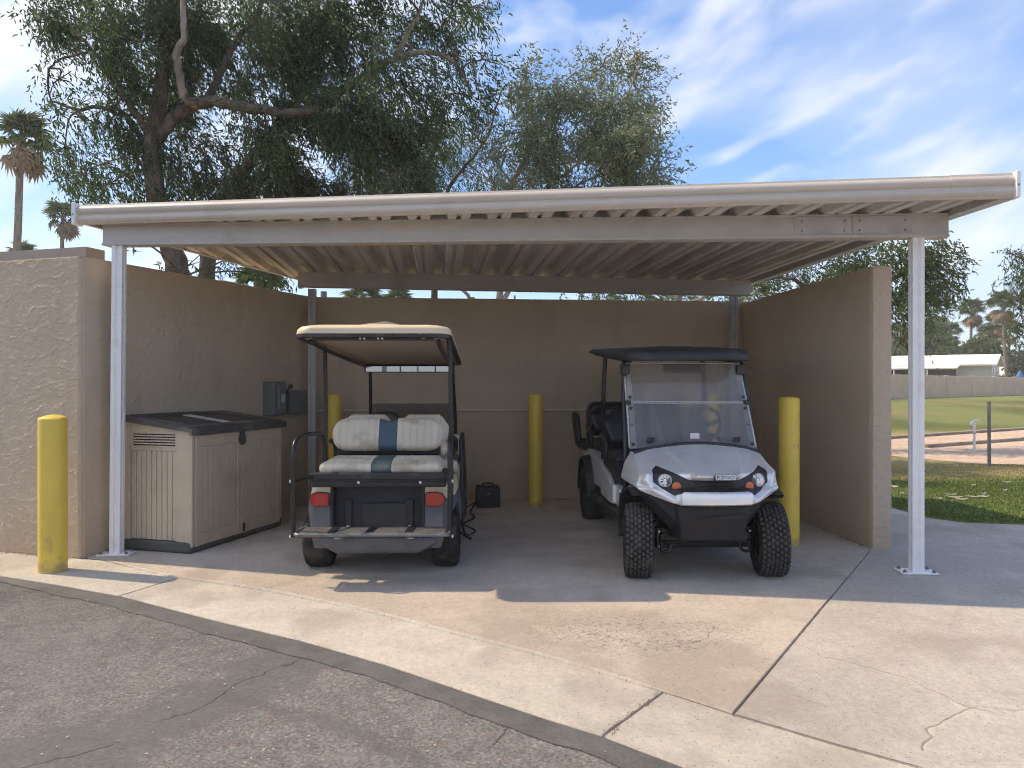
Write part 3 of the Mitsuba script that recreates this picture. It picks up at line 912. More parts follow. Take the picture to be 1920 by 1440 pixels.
def cut(u, A, B):
    """w where the line re*u + rd*w crosses the line A-B"""
    M = np.array([[rd[0], -(B - A)[0]], [rd[1], -(B - A)[1]]])
    return np.linalg.solve(M, A - re * u)[0]


PITCH = .318
prof = [(0, 0), (.052, 0), (.064, .027), (.082, .027), (.094, 0), (.160, 0), (.184, .062), (.282, .062), (.306, 0), (.317, 0)]
uA, uB = float(re @ FA), float(re @ FB)
k, u0 = 0, uA - .12
while u0 < uB - .02:
    low, up = [], []
    for (du, h) in prof:
        u = min(max(u0 + du, uA + .004), uB)
        wf = cut(u, FA, FB)
        wl = cut(u, FA, RA)
        we = min(cut(u, RA, RB), wl) if u < float(re @ RA) + .0 else cut(u, RA, RB)
        we = max(we, wf + .01)
        for w in (wf, we):
            p = re * u + rd * w
            low.append((p[0], p[1], zr(*p) + h))
    low = np.array(low)
    up = low + [0, 0, .003]
    n = len(prof)
    V = np.vstack([low, up])
    F, N = [], 2 * n
    for i in range(n - 1):
        a, b, c, d = 2 * i, 2 * i + 1, 2 * i + 3, 2 * i + 2
        F += [(a, c, b), (a, d, c), (N + a, N + b, N + c), (N + a, N + c, N + d), (a, N + a, N + d), (a, N + d, d), (b, c, N + c), (b, N + c, N + b)]
    for e in (0, 2 * n - 2):
        F += [(e, e + 1, N + e + 1), (e, N + e + 1, N + e)]
    add('roof_pan', tm(V, F), 'm_pan', cp, smooth=False)
    u0 += PITCH
    k += 1

# fascia gutter with two rolls, in two lengths, with white end caps
fd = FB - FA; fL = np.linalg.norm(fd); fdir = fd / fL; fout = np.array([fdir[1], -fdir[0]])


def fascia_piece(t0, t1, grow, lab):
    zz = np.linspace(-.022, .132, 30)
    q = (zz + .022) / .154
    out = .026 + grow + .030 * np.abs(np.sin(2 * np.pi * np.clip((q - .03) / .94, 0, 1))) ** .7
    ring = [(0.0, -.022 - grow)] + [(o, z_) for o, z_ in zip(out, zz)] + [(.022, .142 + grow), (-.02, .146 + grow), (-.02, .138), (.0, .128)]
    m = trimesh.creation.extrude_polygon(Polygon(ring).buffer(0), 1.0, engine='earcut')
    v = m.vertices
    s_ = (t0 + (t1 - t0) * v[:, 2]) * fL
    x, y = FA[0] + fdir[0] * s_ + fout[0] * v[:, 0], FA[1] + fdir[1] * s_ + fout[1] * v[:, 0]
    bx, by = FA[0] + fdir[0] * s_, FA[1] + fdir[1] * s_
    m.vertices = np.c_[x, y, zr(bx, by) + v[:, 1]]
    m.fix_normals()
    add('fascia', m, 'm_fascia', cp, smooth=30, label=lab)


fascia_piece(0, .944, 0, 'long beige double rolled front fascia')
fascia_piece(.944, 1.0, .004, 'short overlapping fascia length at the right end')
for q, s_ in ((FA, -1), (FB, 1)):
    m = cbox(-.014, .014, -.075, .03, -.03, .15, .004)
    M = np.eye(4); M[:2, 0] = fdir; M[:2, 1] = -fout; M[:3, 3] = (*(q + fdir * s_ * .012), zr(*q))
    m.apply_transform(M)
    ec = add('end_cap', m, 'm_white_metal', cp, smooth=False)
    add('screw', xf(lathe([(0, .006), (.006, .004), (.007, 0)], 8, 'y'), (q[0] + fdir[0] * s_ * .012 + fout[0] * .076, q[1] + fdir[1] * s_ * .012 + fout[1] * .076, zr(*q) + .055), rx=math.pi), 'm_bolt', ec)
# edge channels along the sides
a, b = FA + np.array([.03, .03]), RA
add('edge_trim', bar((a[0], a[1], zr(*a) + .022), (b[0], b[1], zr(*b) + .022), .03, .075), 'm_galv', cp, smooth=False, label='left roof edge channel')
a, b = FB + np.array([.0, .03]), RB
add('edge_trim', bar((a[0] - .02, a[1], zr(*a) + .018), (b[0] - .02, b[1], zr(*b) + .018), .10, .085), 'm_galv', cp, smooth=False, label='right roof edge channel')

# ================================================================== vegetation
def limb_mesh(paths):
    return cat(*[tube(p, r, 9) for p, r in paths])


def make_tree(name, label, Y, limbs, clumps, leafmat, barkmat, seed, leafL=.10, leafW=.028, dens=1.0, droop=.7, wind=.35, group=None, depth=1.0, twigs=True, spray=11, tuft=1.0):
    """limbs: list of ([(px, py, dY)...], width px start, end); clumps: (px, py, rx, ry, density, dY)"""
    r = np.random.default_rng(seed)
    t = thing(name, label, 'tree', group)
    pts = []
    for i, (pp, wa, wb) in enumerate(limbs):
        q = np.array([P(p[0], p[1], Y + (p[2] if len(p) > 2 else 0)) for p in pp])
        q = smooth_path(q, 6)
        q[1:-1] += r.normal(0, .012, q[1:-1].shape) * Y / 14
        rad = np.linspace(wa, wb, len(q)) * Y / 1443 / 2
        pts.append(q)
        add('trunk' if i == 0 else 'branch', tube(q, rad, 10), barkmat if i not in pale else 'm_bark_pale', t, smooth=70)
    P_all = np.vstack(pts)
    LV, TW = [], []
    for ci, c in enumerate(clumps):
        px, py, rx, ry, de = c[:5]
        dY = c[5] if len(c) > 5 else r.uniform(-1, 1) * depth
        cen = P(px, py, Y + dY)
        R = np.array([rx * Y / 1443, .5 * (rx + ry) * Y / 1443 * .85, ry * Y / 1443])
        near = P_all[np.argmin(np.linalg.norm(P_all - cen, axis=1))]
        mid = (near + cen) / 2 + r.normal(0, .10, 3)
        if twigs:
            TW.append(tube(smooth_path([near, mid, cen], 4), np.linspace(.022, .010, 9), 5, False))
        area = R[0] * R[2] * math.pi
        ns = max(3, int(area * 135 * de * dens))
        d = r.normal(size=(ns, 3)); d /= np.linalg.norm(d, axis=1, keepdims=True)
        rad = r.random(ns) ** .42
        lump = .72 + .56 * meshkit.noise(d * 2.2 + ci * 7.7, seed)
        p0 = cen + d * R * (rad * lump)[:, None]
        nsub = max(3, int(area * 5.5))
        sub = r.integers(0, min(ns, nsub), ns)
        p0 = p0[sub] + (p0 - p0[sub]) * .10 + r.normal(0, 1, (ns, 3)) * np.array([.17, .17, .13]) * tuft
        d = d[sub] * .7 + d * .3
        if twigs:
            for j in r.choice(ns, min(ns, int(5 + 6 * de)), False):
                TW.append(tube(smooth_path([cen, (cen + p0[j]) / 2 + r.normal(0, .07, 3), p0[j]], 3), np.linspace(.010, .004, 7), 4, False))
        dirs = d * .55 + r.normal(0, .42, (ns, 3)) + np.array([wind, 0, -droop])
        dirs /= np.linalg.norm(dirs, axis=1, keepdims=True)
        SL = r.uniform(.25, .60, ns)
        kk = np.arange(spray)
        f = (kk + .5) / spray
        pos = p0[:, None] + dirs[:, None] * (SL[:, None] * f)[..., None]
        pos[..., 2] -= (SL[:, None] * f) ** 2 * .5 * droop
        pos = pos + r.normal(0, .018, pos.shape)
        ld = dirs[:, None] * .75 + r.normal(0, .55, pos.shape) + np.array([wind * .7, 0, -droop * .7])
        ld /= np.linalg.norm(ld, axis=2, keepdims=True)
        sd = np.cross(ld, r.normal(size=pos.shape)); sd /= np.linalg.norm(sd, axis=2, keepdims=True)
        LL = leafL * r.uniform(.65, 1.3, pos.shape[:2])[..., None]
        W = leafW * r.uniform(.7, 1.25, pos.shape[:2])[..., None] * .5
        quad = np.stack([pos, pos + ld * LL * .45 + sd * W, pos + ld * LL, pos + ld * LL * .45 - sd * W], 2)
        LV.append(quad.reshape(-1, 3))
        if twigs:
            m = r.random(ns) < .35
            a, b = p0[m], pos[m][:, -1]
            sd2 = np.cross(b - a, [0, 1, 0]); sd2 /= np.linalg.norm(sd2, axis=1, keepdims=True) + 1e-9
            tv = np.stack([a - sd2 * .003, a + sd2 * .003, b], 1).reshape(-1, 3)
            TW.append(tm(tv, np.arange(len(tv)).reshape(-1, 3)))
    V = np.vstack(LV)
    n = len(V) // 4
    i = np.arange(n) * 4
    F = np.vstack([np.c_[i, i + 1, i + 2], np.c_[i, i + 2, i + 3]])
    add('crown', tm(V, F), leafmat, t, smooth=False, kind='stuff')
    if TW:
        add('twigs', cat(*TW), barkmat, t, smooth=False, kind='stuff')
    return t, n


nleaf = 0
pale = {2, 5, 6}
big_limbs = [([(352, 905), (342, 620), (330, 490), (302, 400), (286, 300), (290, 240), (302, 160), (312, 60), (320, -60)], 48, 18),
             ([(292, 262), (335, 215), (390, 192, -.3), (470, 204, -.5), (560, 212, -.6), (640, 190, -.4)], 26, 12),
             ([(372, 196, -.2), (345, 180, -.5), (331, 105, -.7), (346, 62, -.8), (340, -20, -.8)], 17, 9),
             ([(385, 195), (412, 140, .2), (440, 85, .4), (486, 20, .6), (500, -60, .8)], 17, 8),
             ([(396, 900, .8), (388, 515, .8), (402, 430, .8), (455, 325, .6), (530, 235, .4), (640, 172, .2), (720, 115)], 34, 14),
             ([(700, 122), (760, 104, -.2), (800, 98, -.3), (845, 112, -.3), (872, 150, -.3), (885, 180, -.2)], 13, 5),
             ([(742, 108), (765, 62, -.1), (782, 30, -.1), (802, -20, 0)], 10, 5),
             ([(286, 262), (240, 190, -.3), (205, 130, -.5), (150, 70, -.6)], 14, 5),
             ([(170, 96, -.5), (120, 110, -.6), (92, 128, -.6)], 5, 3), ([(288, 300), (225, 205, .4), (150, 205, .5), (95, 190, .5)], 11, 4), ([(345, 180, -.5), (390, 190, -.8), (425, 182, -1.0)], 6, 4)]
big_clumps = [(75, 30, 55, 36, .75), (150, 55, 80, 48, .85), (215, 95, 75, 60, .9), (110, 150, 32, 26, .35, -.5), (150, 195, 40, 22, .3, .4), (110, 215, 30, 40, .42), (122, 275, 38, 46, .55), (160, 318, 42, 40, .6), (205, 345, 48, 42, .85),
              (205, 205, 45, 50, .55), (240, 165, 50, 60, .8), (235, 270, 42, 60, .75), (300, 70, 100, 80, 1.0), (300, 200, 60, 70, .8, .9), (410, 60, 115, 80, 1.0), (360, 150, 70, 50, .4, .8), (450, 150, 70, 40, .45, .9), (335, 300, 70, 55, .8), (290, 360, 70, 36, .9),
              (400, 345, 85, 45, 1.0), (420, 275, 70, 45, .6), (500, 250, 70, 50, .8), (540, 310, 90, 75, 1.2), (545, 130, 100, 90, 1.1), (500, 50, 90, 70, .9), (655, 60, 100, 80, 1.05), (620, 190, 80, 70, 1.1), (690, 250, 85, 85, 1.2), (640, 345, 95, 40, 1.2), (480, 365, 90, 30, 1.0),
              (735, 160, 70, 60, .8), (770, 60, 75, 60, .65), (845, 30, 65, 36, .6), (885, 15, 45, 26, .6), (820, 140, 50, 30, .4), (870, 180, 40, 50, .45), (905, 112, 42, 20, .5), (850, 100, 40, 28, .35), (760, 250, 60, 55, .9), (740, 330, 70, 45, 1.0), (815, 215, 40, 50, .6),
              (300, -50, 170, 60, .9), (520, -60, 170, 60, .9), (740, -50, 130, 50, .8), (130, -40, 90, 40, .7), (430, 485, 22, 20, .7, -.6), (505, 512, 40, 18, .6, -.6), (410, 500, 20, 16, .6), (246, 438, 11, 15, .8, -3.0), (350, 500, 14, 16, .5)]
t, n = make_tree('drooping_tree', 'huge dark drooping tree towering behind the left half of the carport', 14.0, big_limbs, big_clumps, 'm_leaf_big', 'm_bark_dark', 3, .112, .031, 1.65, .75, .38, depth=1.1)
nleaf += n
pale = set()
t, n = make_tree('feathery_tree', 'fine leaved olive tree between the huge dark tree and the pale green one', 16.5,
                 [([(800, 860), (815, 600), (808, 420), (800, 330), (830, 230)], 16, 5), ([(808, 420), (850, 340), (905, 270), (940, 170)], 9, 3), ([(806, 400), (750, 330), (720, 260)], 9, 3)],
                 [(800, 250, 60, 70, .5), (850, 230, 50, 60, .4), (800, 330, 80, 50, .8), (870, 320, 60, 50, .75), (925, 340, 45, 36, .6), (700, 330, 60, 40, .8), (900, 265, 40, 50, .35), (855, 180, 30, 40, .22), (900, 205, 24, 40, .16), (740, 290, 50, 50, .7)],
                 'm_leaf_right', 'm_bark_dark', 5, .085, .020, 1.9, .8, .2, depth=1.0)
nleaf += n
pale = {0, 1, 2, 3, 4, 5, 6}
t, n = make_tree('pale_tree', 'open pale grey green tree behind the middle of the carport', 14.5,
                 [([(930, 866), (925, 640), (938, 550), (952, 440), (962, 345), (985, 298), (1000, 250), (985, 170), (990, 120)], 17, 2.5), ([(946, 560), (985, 450), (1028, 352), (1022, 318), (1040, 240), (1062, 150)], 10, 2),
                  ([(1024, 350), (1090, 300), (1130, 215), (1135, 110)], 5, 1.5), ([(1085, 305), (1150, 225), (1195, 135), (1205, 100)], 4.5, 1.3), ([(1028, 370), (1120, 330), (1200, 290), (1270, 300)], 5, 1.5),
                  ([(925, 640), (895, 570), (868, 545), (800, 440)], 11, 4), ([(962, 345), (930, 300), (915, 240)], 4, 1.5)],
                 [(985, 140, 34, 40, .26), (1000, 200, 50, 50, .5), (1060, 190, 55, 50, .55), (1115, 205, 60, 55, .6), (1130, 125, 44, 34, .40), (1165, 105, 30, 26, .34), (1195, 112, 24, 30, .34), (1196, 170, 30, 32, .30), (1182, 215, 38, 30, .4), (1205, 238, 26, 28, .3),
                  (1105, 265, 60, 50, .85), (1170, 270, 44, 36, .7), (1160, 310, 60, 40, .8), (1205, 290, 46, 40, .65), (1238, 304, 20, 24, .4), (1225, 332, 34, 20, .5), (1010, 275, 46, 44, .6), (950, 275, 34, 36, .4), (1050, 255, 50, 46, .7), (1060, 330, 70, 26, .6), (1180, 345, 80, 20, .7), (985, 335, 44, 26, .45), (1085, 150, 40, 30, .3)],
                 'm_leaf_grey', 'm_bark_pale', 9, .088, .030, 3.5, .35, .10, depth=.9)
nleaf += n
pale = set()
t, n = make_tree('spreading_tree', 'broad dark green tree behind the short right stucco wall', 17.0,
                 [([(1560, 900), (1570, 650), (1580, 560), (1600, 500)], 24, 10), ([(1575, 600), (1660, 530), (1730, 500), (1790, 510)], 13, 4), ([(1575, 590), (1500, 530), (1440, 520)], 12, 4), ([(1660, 530), (1690, 590), (1695, 640)], 6, 2)],
                 [(1425, 545, 50, 26, .9), (1480, 520, 60, 32, 1.0), (1545, 500, 70, 40, 1.0), (1620, 475, 70, 45, 1.0), (1685, 480, 60, 45, 1.1), (1735, 490, 50, 42, 1.0), (1755, 506, 28, 32, .8), (1756, 545, 22, 24, .7), (1728, 552, 38, 34, .9), (1700, 545, 45, 50, 1.1), (1690, 600, 32, 38, .75), (1690, 640, 18, 26, .5),
                  (1738, 575, 16, 8, .5), (1600, 530, 60, 50, 1.0), (1520, 560, 60, 40, .8), (1640, 560, 50, 60, .9)],
                 'm_leaf_right', 'm_bark_dark', 13, .11, .034, 1.0, .6, .2, depth=1.2)
nleaf += n
t, n = make_tree('edge_tree', 'tree reaching into the frame at its far right edge', 20.0,
                 [([(2060, 860), (2050, 640), (2040, 560)], 26, 14), ([(2048, 620), (1980, 560), (1915, 480)], 10, 3), ([(2045, 600), (1970, 590), (1900, 560)], 9, 3)],
                 [(1912, 475, 26, 26, .7), (1900, 545, 26, 26, .6), (1912, 590, 30, 40, .8), (1950, 520, 40, 60, .9), (1945, 610, 40, 34, .9), (2030, 520, 70, 80, 1.0), (2080, 600, 60, 60, 1.0)],
                 'm_leaf_right', 'm_bark_dark', 17, .12, .036, .9, .6, .2, depth=1.2)
nleaf += n
t, n = make_tree('olive_tree', 'low olive tree seen through the gap under the rear beam', 16.0,
                 [([(1290, 850), (1285, 640), (1275, 565), (1260, 520)], 20, 8), ([(1280, 590), (1200, 548), (1120, 540)], 9, 3), ([(1278, 580), (1340, 545), (1390, 540)], 9, 3)],
                 [(1090, 552, 40, 22, .8), (1150, 548, 50, 26, .9), (1220, 545, 50, 26, .6), (1290, 545, 50, 26, .8), (1360, 550, 50, 26, .9), (1405, 560, 34, 22, .8)],
                 'm_leaf_far', 'm_bark_pale', 19, .10, .032, 1.0, .5, .2, depth=.8)
nleaf += n

# rounder bushy trees far off at right
for (nm, lab, Y, cl, mat, sd) in (
        ('bushy_tree', 'bright green bushy tree left of the tall fan palm beyond the white house', 86, [(1712, 640, 30, 22, 1), (1745, 625, 30, 24, 1), (1765, 645, 22, 20, 1), (1720, 658, 34, 14, 1), (1760, 660, 26, 10, 1)], 'm_leaf_far', 21),
        ('bushy_tree', 'round green tree right of the tall fan palm trunk beyond the white house', 88, [(1822, 652, 22, 14, 1), (1845, 645, 24, 18, 1), (1862, 655, 18, 14, 1), (1808, 660, 18, 9, 1)], 'm_leaf_far', 22),
        ('bushy_tree', 'hazy olive tree at the right frame edge above the far wall', 100, [(1908, 678, 14, 16, 1), (1925, 670, 18, 20, 1), (1900, 695, 14, 12, 1), (1930, 695, 20, 16, 1)], 'm_leaf_olive', 23),
        ('bushy_tree', 'dark low shrubby tree just left of the right front post beyond the house', 92, [(1675, 662, 14, 7, 1), (1697, 662, 16, 7, 1), (1785, 662, 16, 8, 1)], 'm_leaf_olive', 24)):
    pale = set()
    x0 = np.mean([c[0] for c in cl])
    t, n = make_tree(nm, lab, Y, [([(x0, 735), (x0, 690), (x0, 660)], 5, 3)], cl, mat, 'm_bark_dark', sd, .42, .22, .30, .3, .05, depth=1.5, twigs=False, spray=7, tuft=2.2)
    nleaf += n


# ---- fan palms
def fan_frond(fold=.25, dead=False, n=15, r=1.0, seed=0):
    """one fan leaf, stalk along +x, blade from x = .45 outward; unit size"""
    rr = np.random.default_rng(seed)
    V, F = [], []
    st = tube(np.array([(0, 0, 0), (.25, 0, .02), (.47, 0, 0)]), [.022, .014, .012], 4, False)
    V += list(st.vertices); F += list(st.faces)
    c = np.array([.45, 0, 0])
    for i in range(n):
        a = (i / (n - 1) - .5) * (3.6 if not dead else 1.5)
        L = (.62 - .16 * abs(a) / 1.8) * rr.uniform(.85, 1.1)
        w = .055
        d = np.array([math.cos(a), math.sin(a), 0]); s_ = np.array([-d[1], d[0], 0])
        up = fold * abs(math.sin(a)) * .35
        m1 = c + d * L * .55 + np.array([0, 0, up * .5])
        tp = c + d * L + np.array([0, 0, up - .16 - rr.random() * .14])
        k = len(V)
        V += [c, m1 - s_ * w + [0, 0, -.012], m1 + [0, 0, .012], m1 + s_ * w + [0, 0, -.012], tp]
        F += [(k, k + 1, k + 2), (k, k + 2, k + 3), (k + 1, k + 4, k + 2), (k + 2, k + 4, k + 3)]
    return tm(V, F)


FRONDS = [ply(fan_frond(.25 + .1 * i, seed=i), 'm_frond', False) for i in range(4)]


def rot_to(d, roll=0.0):
    """a rotation that takes +x to the direction d, z kept as far up as possible"""
    d = np.asarray(d, float); d /= np.linalg.norm(d)
    s_ = np.cross([0, 0, 1.0], d); s_ /= np.linalg.norm(s_) + 1e-9
    u = np.cross(d, s_)
    c, sn = math.cos(roll), math.sin(roll)
    s2, u2 = s_ * c + u * sn, u * c - s_ * sn
    M = np.eye(4); M[:3, 0], M[:3, 1], M[:3, 2] = d, s2, u2
    return M


def palm(label, px, py, Y, size, base_px, seed, wind=(0, 0), skirt=1.0, nf=26, trunk_w=.32, group=None, zg=-.1):
    """px, py: middle of the crown; size: frond length in metres"""
    r = np.random.default_rng(seed)
    t = thing('fan_palm', label, 'palm tree', group)
    top = P(px, py, Y)
    base = np.array([(base_px - 960) * Y / 1443, Y, zg])
    mid = (top + base) / 2 + np.array([(top - base)[0] * .12, 0, 0])
    q = smooth_path([base, mid, top], 10)
    add('trunk', tube(q, np.linspace(trunk_w * .62, trunk_w * .45, len(q)), 9), 'm_palm_trunk', t, smooth=70)
    for i in range(nf):
        az = i * 2.399 + r.normal(0, .2)
        el = np.interp(i / nf, [0, .45, 1], [1.25, .55, -.35]) + r.normal(0, .12)
        d = np.array([math.cos(az) * math.cos(el) + wind[0], math.sin(az) * math.cos(el), math.sin(el) + wind[1]])
        M = rot_to(d, r.normal(0, .35))
        M[:3, :3] *= size * r.uniform(.85, 1.1)
        M[:3, 3] = top + np.array([0, 0, .02 * i / nf])
        add('frond', FRONDS[i % 4], None, t, frame=T(M))
    if skirt:
        ms = []
        for i in range(int(26 * skirt)):
            az = r.random() * 6.28
            el = -r.uniform(.75, 1.4)
            d = np.array([math.cos(az) * math.cos(el) + wind[0] * .8, math.sin(az) * math.cos(el), math.sin(el)])
            m = fan_frond(.1, True, 7, seed=i % 5)
            M = rot_to(d, r.normal(0, .8)); M[:3, :3] *= size * r.uniform(.8, 1.15)
            M[:3, 3] = top - np.array([0, 0, size * r.uniform(.0, .38)])
            m.apply_transform(M)
            ms.append(m)
        add('dead_skirt', cat(*ms), 'm_frond_dead', t, smooth=False, kind='stuff', label='hanging skirt of dry brown fronds')


palm('tall leaning fan palm at the far left of the frame', 40, 258, 36, 1.45, 14, 1, (.45, 0), 1.1, trunk_w=.33)
palm('smaller distant fan palm just left of the carport fascia end', 118, 405, 62, 1.55, 106, 2, (.35, 0), .9)
palm('low palm crown peeping over the grey parapet at left', 42, 478, 60, 1.25, 42, 3, (.2, .1), .2, nf=18)
palm('palm half hidden behind the left stucco wall under the roof edge', 485, 528, 22, .85, 490, 4, (.1, 0), .5, nf=20)
palm('palm seen through the gap under the rear beam near its left end', 682, 560, 40, 1.2, 684, 5, (.1, 0), .6, nf=20)
palm('second palm seen through the gap under the rear beam', 745, 566, 52, 1.3, 746, 6, (.1, 0), .5, nf=20)
palm('tall fan palm standing alone in the sky right of the right front post', 1822, 580, 92, 1.75, 1815, 7, (.05, 0), 1.2)
palm('short fan palm left of the lone tall one, above the bright bushy tree', 1783, 622, 96, 1.5, 1783, 8, (.05, 0), .9, nf=22)
palm('fan palm crown showing above the bright bushy tree', 1758, 612, 100, 1.5, 1758, 9, (0, .1), .6, nf=20)
palm('palm close to the right side of the right front post', 1736, 612, 98, 1.5, 1736, 10, (0, .1), .6, nf=18)
palm('tallest of the palms by the right edge, with a leaning pale trunk', 1880, 568, 84, 1.8, 1890, 11, (-.05, 0), .8)
palm('middle palm by the right edge with a brown skirt', 1868, 604, 90, 1.6, 1872, 12, (0, 0), 1.2, nf=22)
palm('young palm with upright fronds right of the lone tall one', 1853, 628, 94, 1.6, 1853, 13, (0, .25), .3, nf=20)
palm('palm seen between the stucco wall and the right front post', 1680, 622, 95, 1.45, 1679, 14, (0, 0), .8, nf=20)
palm('small low palm at the foot of the one between wall and right post', 1683, 662, 97, 1.3, 1683, 15, (0, .2), .3, nf=16)
palm('palm behind the right edge tree beside the leaning trunk', 1893, 618, 100, 1.5, 1886, 16, (0, 0), .7, nf=18)

# thin utility poles seen in the gap
for px, Y, h, lab in ((965, 40, 6.0, 'thin grey pole seen through the gap under the rear beam'), (607, 24, 4.3, 'pale pole beside the rear left post, seen through the gap')):
    b = P(px, 700, Y)
    add('utility_pole', tube([(b[0], Y, 0), (b[0], Y, h)], .05 if px == 965 else .10, 8), 'm_pole_grey', smooth=60, label=lab, cat='pole')

# ================================================================== far houses
def house(name, label, org, ax, L, D, zb, ze, zrg, porch=True):
    """long low house: org = near right front corner, ax = unit vector from left to right"""
    t = thing(name, label, 'house')
    ax = np.array(ax) / np.linalg.norm(ax)
    bk = np.array([-ax[1], ax[0]])
    if bk[1] < 0: bk = -bk
    M = np.eye(4); M[:2, 0] = ax; M[:2, 1] = bk; M[:2, 3] = org; M[2, 3] = 0
    fr = T(M)
    # walls: gable prism
    ring = [(0, zb), (D, zb), (D, ze), (D / 2, zrg - .12), (0, ze)]
    m = trimesh.creation.extrude_polygon(Polygon(ring), L, engine='earcut')
    v = m.vertices; m.vertices = np.c_[-L + v[:, 2], v[:, 0], v[:, 1]]; m.fix_normals()
    add('wall', m, 'm_house_wall', t, smooth=False, frame=fr)
    oh = .45
    for sgn, y0, y1 in ((0, -oh, D / 2), (1, D + oh, D / 2)):
        sl = (zrg - ze) / (D / 2)
        za = ze - oh * sl
        V = np.array([(-L - oh, y0, za), (oh, y0, za), (oh, y1, zrg), (-L - oh, y1, zrg)])
        V = np.vstack([V, V + [0, 0, .14]])
        F = [(0, 1, 2), (0, 2, 3), (4, 6, 5), (4, 7, 6), (0, 4, 5), (0, 5, 1), (1, 5, 6), (1, 6, 2), (2, 6, 7), (2, 7, 3), (3, 7, 4), (3, 4, 0)]
        mm = tm(V, F); mm.fix_normals()
        add('roof', mm, 'm_house_roof', t, smooth=False, frame=fr)
    if porch:
        aw = add('awning', hull([(x, y, z + dz) for x in (-L, -2.6) for y, z in ((-2.2, ze - .42), (-.02, ze - .16)) for dz in (0, .10)]), 'm_house_white', t, smooth=False, frame=fr)
        for x in np.arange(-L + .3, -2.7, 2.9):
            for dx in (0, .28):
                add('porch_post', cbox(x + dx, x + dx + .09, -2.15, -2.06, zb, ze - .42, .005), 'm_house_white', t, smooth=False, frame=fr)
        for x0, x1, a, b in ((-L + 2, -L + 4.5, zb + 1.0, ze - .45), (-15.5, -13.2, zb + .9, ze - .45), (-12.4, -9.7, zb + .6, ze - .45), (-9.2, -6.1, zb + .6, ze - .45), (-5.5, -2.9, zb + .6, ze - .45)):
            w = add('window', cbox(x0 - .07, x1 + .07, -.05, .02, a - .07, b + .07, .01), 'm_house_white', t, smooth=False, frame=fr)
            add('pane', cbox(x0, x1, -.065, -.04, a, b, .002), 'm_pane', w, smooth=False, frame=fr)
    for y0, y1 in ((1.2, 2.3), (3.8, 4.9)):
        w = add('window', cbox(-.02, .05, y0 - .07, y1 + .07, zb + .9, ze - .3, .01), 'm_house_white', t, smooth=False, frame=fr)
        add('pane', cbox(.03, .065, y0, y1, zb + .97, ze - .37, .002), 'm_pane', w, smooth=False, frame=fr)
    return t


house('mobile_home', 'long white roofed mobile home with a porch beyond the far wall', (44.9, 72.0), (.80, -.60), 26, 7.0, .3, 3.2, 4.12)
house('mobile_home', 'white roof corner of a second mobile home at the right edge', (72, 104), (.80, -.60), 14, 7, .3, 2.6, 3.9, False)
add('white_building', hull([(-30, 22, -.1), (-12.65, 22, -.1), (-30, 32, -.1), (-12.65, 32, -.1), (-30, 22, 5.25), (-17.5, 22, 5.25), (-12.4, 22, 4.78), (-12.4, 32, 4.78), (-30, 32, 5.25)]), 'm_house_roof', smooth=False,
    label='pale low pitched roof of a building behind the parapet at far left', cat='building')
# blue patio umbrella
b = P(1912, 705, 80)
u = thing('patio_umbrella', 'small closed bright blue patio umbrella beyond the far wall at right', 'umbrella')
add('pole', tube([(b[0], 80, .3), (b[0], 80, 2.75)], .03, 8), 'm_house_white', u, smooth=60)
add('canopy', lathe([(.02, 2.75), (.18, 2.5), (.36, 2.15), (.42, 1.8), (.34, 1.75), (.05, 1.95)], 12), 'm_blue_cloth', u, smooth=False, frame=T().translate([b[0], 80, 0]))
# ================================================================== bollards
def bollard(x, y, h, r, label, yaw, dome=.012):
    n = 36
    prof_ = [(r * .995, -.05), (r, .02), (r, h - .02), (r * .985, h - .006), (r * .93, h), (r * .60, h + dome * .7), (r * .25, h + dome), (0, h + dome)]
    m = lathe(prof_, n)
    v = m.vertices
    top = v[:, 2] > h - .03
    v[top, 2] += .010 * (meshkit.noise(v[top] * 26 + x * 7, 3) - .5)
    m.vertices = v
    t = add('bollard', m, 'm_yellow', smooth=45, frame=Frame((x, y, 0), yaw), label=label, cat='bollard', group='yellow steel bollards')
    return t


bollard(-3.545, 5.94, 1.18, .101, 'leftmost yellow bollard, outside the carport on the sunlit gutter slab', .3, .024)
bollard(-2.06, 8.90, 1.315, .082, 'yellow bollard half hidden behind the cream cart', 1.0)
bollard(.278, 8.98, 1.315, .082, 'yellow bollard in the middle, before the back wall between the carts', 1.7)
bollard(2.34, 8.98, 1.315, .082, 'yellow bollard seen through the windscreen of the silver cart', .7)
bollard(2.484, 6.90, 1.315, .090, 'yellow bollard just right of the silver cart', 2.3)

# ================================================================== storage shed
sh = thing('storage_shed', 'tan plastic storage shed with two doors and a dark lid by the left wall', 'storage shed')
su = np.array([.374, 1.28]); SW = np.linalg.norm(su); su = su / SW          # along the doors
syaw = math.atan2(su[1], su[0])
# local frame: x along the doors (away from the camera), y from the doors back to the wall is +y (left of x)
sf = Frame((-2.72, 6.50, 0), syaw)
SD, ZB, ZF, ZR = .70, .10, 1.035, 1.125                                     # depth, plinth, front and rear height
zl = lambda y: ZF + (ZR - ZF) * y / SD


def sadd(name, m, mat, parent=sh, smooth=False, label=None):
    return add(name, m, mat, parent, smooth=smooth, frame=sf, label=label)


sadd('base', rbox(SW + .03, SD + .03, ZB, .03, (SW / 2, SD / 2, ZB / 2 + .003)), 'm_shed_base', smooth=40)
core = hull([(x, y, z) for x in (.02, SW - .02) for y, z in ((.02, ZB - .01), (.02, ZF - .005), (SD - .02, ZR - .005), (SD - .02, ZB - .01))])
sadd('shell', core, 'm_shed')
